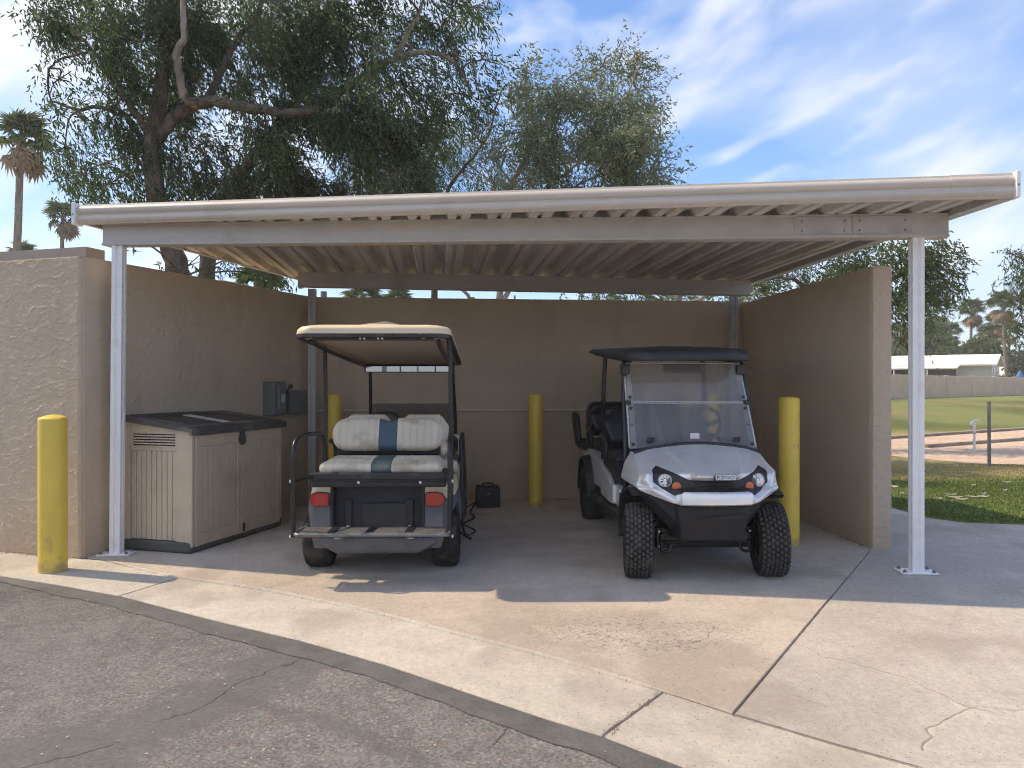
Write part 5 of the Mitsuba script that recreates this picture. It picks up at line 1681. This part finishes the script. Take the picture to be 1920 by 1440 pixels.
half = [(0, .583), (.235, .585), (.255, .590), (.30, .602), (.42, .640), (.505, .672), (.522, .692), (.518, .72), (.506, .76), (.506, .83), (.506, .900), (.40, .925), (.28, .945), (.14, .960), (0, .965)]
ring = half + [(-x, z) for x, z in half[::-1][1:-1]]
body2 = Polygon(ring).buffer(-.012).buffer(.012)
mh = [(0, .684), (.232, .684), (.285, .650), (.362, .695), (.418, .735), (.424, .812), (.385, .838), (.27, .800), (.18, .762), (.0, .757)]
mask = Polygon(mh + [(-x, z) for x, z in mh[::-1][1:-1]]).buffer(-.012).buffer(.02).buffer(-.008)


def skin(poly, step, off=0.0, yf=skin_y):
    pts = []
    rings_ = [poly.exterior] + list(poly.interiors)
    for rg in rings_:
        pts.append(np.array(rg.segmentize(step).coords)[:-1])
    x0, z0, x1, z1 = poly.bounds
    g_ = np.stack(np.meshgrid(np.arange(x0, x1, step), np.arange(z0, z1, step)), -1).reshape(-1, 2)
    g_ = g_[shapely.contains_xy(poly.buffer(-step * .5), g_[:, 0], g_[:, 1])]
    q = np.vstack(pts + [g_])
    tri = Delaunay(q).simplices
    c = q[tri].mean(1)
    tri = tri[shapely.contains_xy(poly, c[:, 0], c[:, 1])]
    a = q[tri]
    cr = (a[:, 1, 0] - a[:, 0, 0]) * (a[:, 2, 1] - a[:, 0, 1]) - (a[:, 1, 1] - a[:, 0, 1]) * (a[:, 2, 0] - a[:, 0, 0])
    ok_ = np.abs(cr) > 1e-10
    tri, cr = tri[ok_], cr[ok_]
    tri[cr < 0] = tri[cr < 0][:, ::-1]
    V = np.c_[q[:, 0] + XO(q[:, 1]), yf(q[:, 0], q[:, 1]) + off, q[:, 1]]
    return tm(V, tri), pts


def wall_of(pts, y_to, off=0.0):
    """strip from the skin's edge back to y_to(x, z)"""
    p = np.vstack([pts, pts[:1]])
    y = skin_y(p[:, 0], p[:, 1]) + off
    a = np.c_[p[:, 0] + XO(p[:, 1]), y, p[:, 1]]
    yb = y_to(p[:, 0], p[:, 1], y)
    b = np.c_[p[:, 0] + XO(p[:, 1]), yb, p[:, 1]]
    return strip(a, b)


outer_ = body2.difference(mask)
sm, rg = skin(outer_, .0085)
edge_back = wall_of(rg[0], lambda x, z, y: np.where((np.abs(x) > .30) & (z < .90), np.maximum(y, .42), y + .03))
edge_mask = wall_of(rg[1], lambda x, z, y: y + .035)
fs_ = vadd('front_body', cat(sm, edge_back), 'm_silver', smooth=38, label='silver bonnet and bumper')
vadd('mask_edge', edge_mask, 'm_silver', fs_, smooth=38)
mk, _ = skin(mask.buffer(.004), .012, .016)
mkp = vadd('lamp_mask', mk, 'm_black_plastic', smooth=45, label='black mask round the headlights and grille')
for i, z in enumerate((.705, .722, .739)):
    xs = np.linspace(-.16 + .01 * i, .16 - .01 * i, 25)
    pth = np.c_[xs + XS, skin_y(xs, np.full(25, z)) + .008, np.full(25, z)]
    vadd('grille_slat', tube(pth, .0055, 6), 'm_black_plastic', mkp, smooth=60)

for s_ in (-1, 1):
    hx, hz = s_ * .338, .752
    y = float(skin_y(np.array([hx]), np.array([hz]))[0]) + .010
    yawl = T().translate([hx + XS, y, hz]).rotate([0, 0, 1], s_ * 14).rotate([1, 0, 0], -6)
    loc = sfr.M @ yawl
    k = add('headlight', lathe([(.049, .012), (.051, -.004), (.047, -.012), (.044, -.008)], 36, 'y'), 'm_chrome', sc, frame=loc, smooth=30)
    bowl = [(.044, -.006), (.038, .006), (.026, .014), (.012, .016), (.011, .004), (0, .002)]
    m = lathe(bowl, 24, 'y')
    add('reflector', m, 'm_lamp_silver', k, frame=loc, smooth=False)
    fac = cat(*[xf(rbox(.010, .006, .026, .002), (.028 * math.cos(a), .006, .028 * math.sin(a)), ry=-a + math.pi / 2) for a in np.arange(8) * math.pi / 4])
    add('facet', fac, 'm_lamp_silver', k, frame=loc, smooth=False)
    add('bulb_block', rbox(.030, .012, .022, .004, (0, -.002, -.018)), 'm_badge', k, frame=loc)
    add('lens', lathe([(.046, -.010), (.036, -.016), (.018, -.019), (0, -.020)], 32, 'y'), 'm_glass_clear', k, frame=loc, smooth=60)
    ax_, az_ = s_ * .262, .712
    y = float(skin_y(np.array([ax_]), np.array([az_]))[0]) + .017
    loc = sfr.M @ T().translate([ax_ + XS, y, az_]).rotate([0, 0, 1], s_ * 10)
    k = add('turn_lamp', lathe([(.032, .006), (.032, -.010), (.028, -.014), (.012, -.016), (.011, -.020), (0, -.021)], 24, 'y'), 'm_amber', sc, frame=loc, smooth=30)
    add('spoke', cat(*[xf(rbox(.004, .006, .022, .0015), (.019 * math.cos(a), -.014, .019 * math.sin(a)), ry=-a + math.pi / 2) for a in np.arange(6) * math.pi / 3]), 'm_amber', k, frame=loc, smooth=False)

# badge
by = float(skin_y(np.array([.04]), np.array([.79]))[0])
slope = math.atan2(float(skin_y(np.array([.04]), np.array([.800]))[0]) - float(skin_y(np.array([.04]), np.array([.776]))[0]), .024)
bloc = sfr.M @ T().translate([.045 + XS, by - .022, .790]).rotate([1, 0, 0], -18)
bd = add('badge', prism(shapely.box(-.072, -.018, .072, .018).buffer(.003), -.03, .005).apply_transform(trimesh.transformations.rotation_matrix(math.pi / 2, [1, 0, 0])), 'm_ink', sc, frame=bloc, smooth=False, label='name badge on the bonnet reading EZGO')
m = prism(shapely.box(-.069, -.0155, .069, .0155).buffer(.002), .0052, .0062).apply_transform(trimesh.transformations.rotation_matrix(math.pi / 2, [1, 0, 0]))
add('plate', m, 'm_badge', bd, frame=bloc, smooth=False)
tx = meshkit.text_mesh('EZGO', .022, .0012, True)
ext = tx.bounds
tx.apply_translation([-(ext[0, 0] + ext[1, 0]) / 2, -(ext[0, 1] + ext[1, 1]) / 2, 0])
tx.apply_scale([.125 / (ext[1, 0] - ext[0, 0]), 1, 1])
tx.apply_transform(trimesh.transformations.rotation_matrix(math.pi / 2, [1, 0, 0]))
tx.apply_translation([0, -.0064, 0])
add('lettering', tx, 'm_ink', bd, frame=bloc, smooth=False)

# black lower bumper, wheel arches, undertray, axle, steering
bmp = round_hull([(-.235, -.32, .555), (.235, -.32, .555), (-.222, -.335, .49), (.222, -.335, .49), (-.205, -.30, .345), (.205, -.30, .345), (-.26, .0, .54), (.26, .0, .54), (-.2, .0, .34), (.2, .0, .34)], .03, 2)
bmp.apply_translation([XS, 0, 0])
bk_ = vadd('lower_bumper', bmp, 'm_bumper_black')
xs = np.linspace(-.21, .21, 15)
for z0, bow in ((.50, .02), (.375, .012)):
    vadd('crease', tube(np.c_[xs + XS, -.362 + .045 * (1 if z0 < .4 else 0) + .25 * xs ** 2, z0 + bow * (xs / .21)], .008, 6), 'm_bumper_black', bk_, smooth=60)
for s_ in (-1, 1):
    A = []
    for a in np.radians(np.linspace(62, 178, 18)):
        A.append((.02 - .405 * math.cos(a) * .98, .27 + .37 * math.sin(a) ** .9))
    A = np.array(A)
    xi, xo = .265, .555
    def arch_at(x, dz): return np.c_[np.full(len(A), s_ * x + XS * .5), A[:, 0], A[:, 1] + dz]
    m = cat(strip(arch_at(xi, 0), arch_at(xo, 0)), strip(arch_at(xo, 0), arch_at(xo + .012, .022)), strip(arch_at(xo + .012, .022), arch_at(xi, .03)))
    vadd('wheel_arch', m, 'm_black_plastic', smooth=40)
    # inner liner behind the wheel
    pts = [(y, z) for y, z in A] + [(A[-1, 0], .30), (A[0, 0], .36)]
    m = prism(Polygon(pts), xi - .012, xi)
    m.vertices = np.c_[m.vertices[:, 2] * s_, m.vertices[:, 0], m.vertices[:, 1]]; m.fix_normals()
    vadd('arch_liner', m, 'm_black_plastic', smooth=False)
    vadd('side_beard', round_hull([(s_ * .25 + XS, -.30, .575), (s_ * .42 + XS, -.22, .625), (s_ * .50 + XS, -.10, .64), (s_ * .25 + XS, -.28, .46), (s_ * .27 + XS, -.2, .40), (s_ * .30 + XS, -.2, .55)], .012), 'm_bumper_black')
    vadd('mud_flap', round_hull([(s_ * .30, .40, .56), (s_ * .56, .40, .56), (s_ * .30, .43, .20), (s_ * .56, .43, .22)], .01), 'm_black_plastic')
    vadd('spindle', cat(rbox(.05, .06, .16, .012, (s_ * .345, .0, .285)), rbox(.12, .05, .05, .012, (s_ * .30, .0, .235))), 'm_black_metal')
    vadd('tie_loop', tube(fillet([(s_ * .20, -.03, .30), (s_ * .335, -.05, .325), (s_ * .335, -.05, .185), (s_ * .27, -.05, .19), (s_ * .26, -.04, .27)], .03), .012, 8), 'm_black_metal', smooth=60)
    vadd('bolt', cat(xf(_b := lathe([(0, .008), (.008, .006), (.010, 0)], 8, 'y'), (s_ * .345, -.032, .335), rx=math.pi), xf(_b, (s_ * .345, -.032, .222), rx=math.pi)), 'm_chrome')
vadd('front_axle', tube([(-.34, .0, .235), (.34, .0, .235)], .028, 10), 'm_black_metal')
vadd('tie_rod', tube([(-.32, -.08, .265), (.32, -.08, .265)], .014, 8), 'm_black_metal')
vadd('undertray', cbox(-.26, .26, -.25, 3.1, .30, .37, .02), 'm_black_plastic', smooth=False)
vadd('rear_axle', tube([(-.38, 2.46, .28), (.38, 2.46, .28)], .04, 10), 'm_black_metal')

# cowl, dashboard, floor, side bodies
vadd('cowl', cat(hull([(x + .05, y, z) for x, y, z in [(-.50, .42, .56), (.44, .42, .56), (-.49, .40, .885), (.43, .40, .885), (-.30, .42, .925), (.26, .42, .925), (-.47, .62, .56), (.41, .62, .56), (-.44, .58, .88), (.40, .58, .88)]])), 'm_black_plastic', smooth=False)
xs = np.linspace(-.505, .505, 41)
zt_ = np.interp(np.abs(xs), [0, .14, .28, .40, .505], [.968, .963, .948, .928, .893])
vadd('cowl_trim', tube(np.c_[xs + XO(zt_), skin_y(xs, zt_ - .004) + .012, zt_ + .004], .014, 8), 'm_black_plastic', smooth=60)
vadd('dash_panel', round_hull([(-.46, .52, .78), (.42, .52, .78), (-.46, .52, .93), (.42, .52, .93), (-.46, .66, .90), (.42, .66, .90)], .02), 'm_black_plastic')
vadd('floor', cbox(-.50, .50, .38, 2.0, .335, .375, .015), 'm_black_plastic', smooth=False)
for s_ in (-1, 1):
    vadd('sill', cbox(s_ * .515 - .035, s_ * .515 + .035, .40, 2.05, .285, .36, .015), 'm_black_plastic', smooth=False)
    # silver seat pod under the front bench
    pod = round_hull([(s_ * .50, 1.02, .40), (s_ * .50, 1.02, .53), (s_ * .515, 1.10, .40), (s_ * .515, 1.20, .60), (s_ * .50, 1.62, .40), (s_ * .50, 1.68, .66), (s_ * .30, 1.0, .40), (s_ * .30, 1.0, .53), (s_ * .30, 1.6, .65), (s_ * .3, 1.6, .40)], .022, 2)
    vadd('seat_pod', pod, 'm_silver', smooth=45, label='silver side pod under the front bench')
    vadd('pod_step', round_hull([(s_ * .49, .78, .40), (s_ * .48, .80, .52), (s_ * .47, 1.0, .40), (s_ * .47, 1.0, .55), (s_ * .30, .78, .40), (s_ * .30, .80, .52)], .022, 2), 'm_silver', smooth=45)
    # rear quarter: silver body with an opened wheel arch and a black flare
    q = hull([(s_ * .50, 1.70, .42), (s_ * .50, 1.70, .67), (s_ * .515, 2.2, .75), (s_ * .50, 3.02, .72), (s_ * .49, 3.02, .46), (s_ * .515, 2.2, .42), (s_ * .34, 1.70, .42), (s_ * .34, 1.70, .74), (s_ * .34, 3.02, .74), (s_ * .34, 3.02, .46), (s_ * .34, 2.2, .78)])
    qm = m3.Manifold(m3.Mesh(q.vertices.astype(np.float32), q.faces.astype(np.uint32)))
    qm = qm - m3.Manifold.cylinder(.40, .36, .36, 40, True).rotate((0, 90, 0)).translate((s_ * .5, 2.46, .27))
    vadd('rear_quarter', man(qm), 'm_silver', smooth=30)
    B = np.array([(2.46 - .365 * math.cos(a), .27 + .365 * math.sin(a)) for a in np.radians(np.linspace(0, 180, 24))])
    f0 = np.c_[np.full(24, s_ * .40), B]; f1 = np.c_[np.full(24, s_ * .59), B]; f2 = np.c_[np.full(24, s_ * .59), B[:, 0], B[:, 1] + .03]; f3 = np.c_[np.full(24, s_ * .50), B[:, 0], B[:, 1] + .05]
    vadd('rear_flare', cat(strip(f0, f1), strip(f1, f2), strip(f2, f3)), 'm_black_plastic', smooth=40)
vadd('seat_base', cbox(-.495, .495, .92, 1.66, .53, .745, .03), 'm_black_plastic', smooth=False)
vadd('rear_seat_base', cbox(-.33, .33, 1.9, 3.0, .40, .72, .02), 'm_black_plastic', smooth=False)

# benches: cushion, two backrests, hip rails
def bench(y, z, zt, front):
    vadd('bench_cushion', cushion([(-.44, y, z), (.44, y, z), (-.46, y + .42, z - .01), (.46, y + .42, z - .01), (-.42, y + .03, z + .05), (.42, y + .03, z + .05), (-.44, y + .42, z + .03), (.44, y + .42, z + .03)], .045), 'm_seat_black')
    for s_ in (-1, 1):
        a, b = (.03, .455)
        vadd('backrest', cushion([(s_ * (a + .02), y + .46, z + .16), (s_ * (b - .04), y + .46, z + .16), (s_ * (a + .02), y + .50, z + .30), (s_ * b, y + .50, z + .30), (s_ * (a + .06), y + .54, zt - .05), (s_ * (b - .10), y + .54, zt - .05)], .05), 'm_seat_black')
        rest = fillet([(s_ * .535, y + .12, z - .02), (s_ * .535, y + .12, z + .17), (s_ * .535, y + .42, z + .20), (s_ * .50, y + .52, z + .16)], .08)
        vadd('hip_rail', tube(rest, .020, 10), 'm_black_metal', smooth=60)
    vadd('back_panel', rbox(.94, .025, .36, .01, (0, y + .585, z + .26)), 'm_black_plastic')


bench(1.12, .755, 1.20, True)
bench(2.05, .79, 1.20, False)
hoop = fillet([(-.50, 2.62, .72), (-.50, 2.62, 1.225), (.50, 2.62, 1.225), (.50, 2.62, .72)], .09, 8)
vadd('rear_hoop', tube(hoop, .021, 10), 'm_black_metal', smooth=60)
# folding rear seat with its arm at the back left
for s_ in (-1, 1):
    arm = round_hull([(s_ * .575, 2.95, .78), (s_ * .575, 2.95, 1.06), (s_ * .56, 2.88, .80), (s_ * .585, 3.02, 1.09), (s_ * .60, 3.06, 1.08)], .028, 2)
    vadd('rear_arm', arm, 'm_black_plastic')
    vadd('rear_bracket', round_hull([(s_ * .50, 2.70, .78), (s_ * .56, 2.95, .80), (s_ * .50, 2.70, .72), (s_ * .56, 2.95, .74)], .025), 'm_black_plastic')
vadd('rear_deck', rbox(1.0, .50, .06, .02, (0, 2.95, .78)), 'm_black_plastic')

# windscreen: two dusty panes, frame edges, latches, sticker
def ws_pt(x, t):
    """t from 0 at the cowl to 1 at the top"""
    y = .345 + .235 * t
    z = .915 + t * .70
    w = 1 - .055 * t
    return np.array([x * w * 1.02 + XS + .062 - .03 * t, y, z])


def pane(t0, t1, xw, off):
    n = 15
    xs = np.linspace(-xw, xw, n)
    a = np.array([ws_pt(x, t0) + [0, .05 * (x / xw) ** 2 + off, (.040 * (1 - (x / xw) ** 2) if t0 == 0 else 0)] for x in xs])
    b = np.array([ws_pt(x, t1) + [0, .05 * (x / xw) ** 2 + off, 0] for x in xs])
    return strip(a, b)


wn_ = vadd('windscreen', pane(.0, .53, .51, 0), 'm_glass_dusty', smooth=60, label='lower dusty windscreen pane')
wn2 = vadd('windscreen', pane(.545, 1.0, .505, .012), 'm_glass_dusty', smooth=60, label='upper dusty windscreen pane')
for t0, off, k in ((.53, 0, wn_), (.545, .012, wn2), (1.0, .012, wn2)):
    xs = np.linspace(-.507, .507, 15)
    vadd('edge', tube([ws_pt(x, t0) + [0, .05 * (x / .507) ** 2 + off, 0] for x in xs], .0045, 6), 'm_label', k, smooth=60)
for s_ in (-1, 1):
    for t0, t1, off, k in ((.02, .53, 0, wn_), (.545, 1.0, .012, wn2)):
        vadd('edge', tube([ws_pt(s_ * .507, t0) + [0, .05 + off, 0], ws_pt(s_ * .507, t1) + [0, .05 + off, 0]], .007, 6), 'm_label', k, smooth=60)
        vadd('side_band', strip([ws_pt(s_ * .495, t0) + [0, .043 + off, 0], ws_pt(s_ * .495, t1) + [0, .043 + off, 0]], [ws_pt(s_ * .455, t0) + [0, .034 + off, 0], ws_pt(s_ * .455, t1) + [0, .034 + off, 0]]), 'm_glass_dusty', k, smooth=60)
    for t0 in (.06, .28, .47, .60):
        p = ws_pt(s_ * .478, t0)
        m = lathe([(0, .010), (.012 if t0 != .28 else .006, .008), (.014 if t0 != .28 else .007, 0)], 10, 'y')
        vadd('stud', xf(m, (p[0], p[1] + .036, p[2]), rx=math.pi), 'm_black_plastic', wn_)
    p = ws_pt(s_ * .49, .925)
    vadd('top_clamp', rbox(.075, .05, .085, .01, (p[0] + s_ * .012, p[1] + .045, p[2])), 'm_black_plastic', wn2)
    p = ws_pt(s_ * .50, .535)
    vadd('hinge', rbox(.05, .05, .035, .008, (p[0], p[1] + .05, p[2])), 'm_black_plastic', wn_)
    p = ws_pt(s_ * .345 + (.0), .11)
    vadd('latch', hull([(p[0] + dx, p[1] + .012 + dy, p[2] + dz) for dx, dz in ((-.032, -.018), (.024, -.018), (.034, .020), (-.020, .020)) for dy in (0, -.022)]), 'm_black_plastic', wn_, smooth=False)
    # front struts behind the windscreen
    XW = XS + .05
    fsn = smooth_path([(s_ * .525 + XW, .47, .60), (s_ * .525 + XW, .47, .90), (s_ * .520 + XW, .56, 1.25), (s_ * .50 + XW, .65, 1.60), (s_ * .47 + XW, .74, 1.69)], 5)
    vadd('front_strut', tube(fsn, .022, 10), 'm_black_metal', smooth=60)
    rsn = smooth_path([(s_ * .47, 1.80, .70), (s_ * .47, 1.78, 1.05), (s_ * .49, 1.66, 1.22), (s_ * .49, 1.64, 1.42), (s_ * .475, 1.63, 1.72)], 6)
    vadd('rear_strut', tube(rsn, .021, 10), 'm_black_metal', smooth=60)
p = ws_pt(.0, .085)
vadd('sticker', cbox(p[0] - .032, p[0] + .044, p[1] - .002, p[1] - .0005, p[2] + .026, p[2] + .072, .0004), 'm_badge', wn_, smooth=False)
# steering wheel, column, mirror
swc = np.array([.20, .80, 1.08])
sw = vadd('steering_wheel', tube([swc + .185 * np.array([math.cos(a), -math.sin(a) * .5, math.sin(a) * .87]) for a in np.linspace(0, 2 * math.pi, 37)], .016, 8, False), 'm_wheel_rubber', smooth=60)
for a in (.35, 2.8, 4.71):
    vadd('spoke', tube([swc + [0, -.03, -.02], swc + .18 * np.array([math.cos(a), -math.sin(a) * .5, math.sin(a) * .87])], .018, 6), 'm_wheel_rubber', sw, smooth=60)
vadd('hub', rbox(.12, .05, .10, .02, (.20, .775, 1.065)), 'm_wheel_rubber', sw)
vadd('column', tube([swc + [0, -.03, -.03], (.20, .56, .80)], .045, 10), 'm_wheel_rubber', sw, smooth=60)
vadd('mirror', rbox(.36, .03, .075, .015, (.05, .74, 1.575)), 'm_black_plastic')

# roof: long dark canopy, thick at the front, rising gently to the back
def cr(k, dz, x_in=0.0):
    pts = []
    x0, x1, y0, y1, r = -.535 + k, .50 - k, .30 + k, 2.42 - k, .13
    for cx, cy, a0 in ((x1 - r, y1 - r, 0), (x0 + r, y1 - r, 90), (x0 + r, y0 + r, 180), (x1 - r, y0 + r, 270)):
        for a in np.radians(np.linspace(a0, a0 + 90, 9)):
            x, y = cx + r * math.cos(a), cy + r * math.sin(a)
            t = (y - .30) / 2.12
            thick = 1 - .55 * sst(.15, .40, t)
            base = 1.625 + .075 * t + (.065 * sst(.12, .38, t))
            pts.append((x, y, base + dz * thick + (0 if dz < .07 else .0)))
    return pts


rfs = vadd('roof', loft([cr(.05, .012), cr(.012, .0), cr(.0, .012), cr(.0, .050), cr(.018, .082), cr(.06, .100), cr(.20, .110), cr(.40, .114)]), 'm_black_plastic', smooth=45, label='long black roof')
vadd('roof_lining', loft([cr(.054, .018), cr(.2, .03), cr(.4, .03)]), 'm_black_plastic', rfs, smooth=45)
vadd('roof_rail', tube([(-.46, .5, 1.628), (-.47, 2.3, 1.752)], .016, 8), 'm_black_metal', rfs, smooth=60)
vadd('roof_rail', tube([(.43, .5, 1.628), (.44, 2.3, 1.752)], .016, 8), 'm_black_metal', rfs, smooth=60)

# ================================================================== court posts beyond the lawn
tp = thing('tee_post', 'short white post with a tilted crosspiece standing on the dirt court', 'post')
add('post', tube([(9.745, 16.22, -.05), (9.745, 16.22, .62)], .026, 12), 'm_house_white', tp, smooth=60)
add('crosspiece', tube(smooth_path([(9.60, 16.12, .575), (9.70, 16.2, .635), (9.76, 16.22, .655), (9.86, 16.25, .66)], 4), .027, 10), 'm_house_white', tp, smooth=60)
add('band', tube([(9.745, 16.22, .385), (9.745, 16.22, .40)], .029, 12), 'm_black_metal', tp, smooth=60)
add('grey_post', tube([(8.162, 13.16, -.05), (8.155, 13.16, 1.135)], .028, 10), 'm_pole_grey', smooth=60, label='tall thin grey post standing at the edge of the dry grass', cat='post')
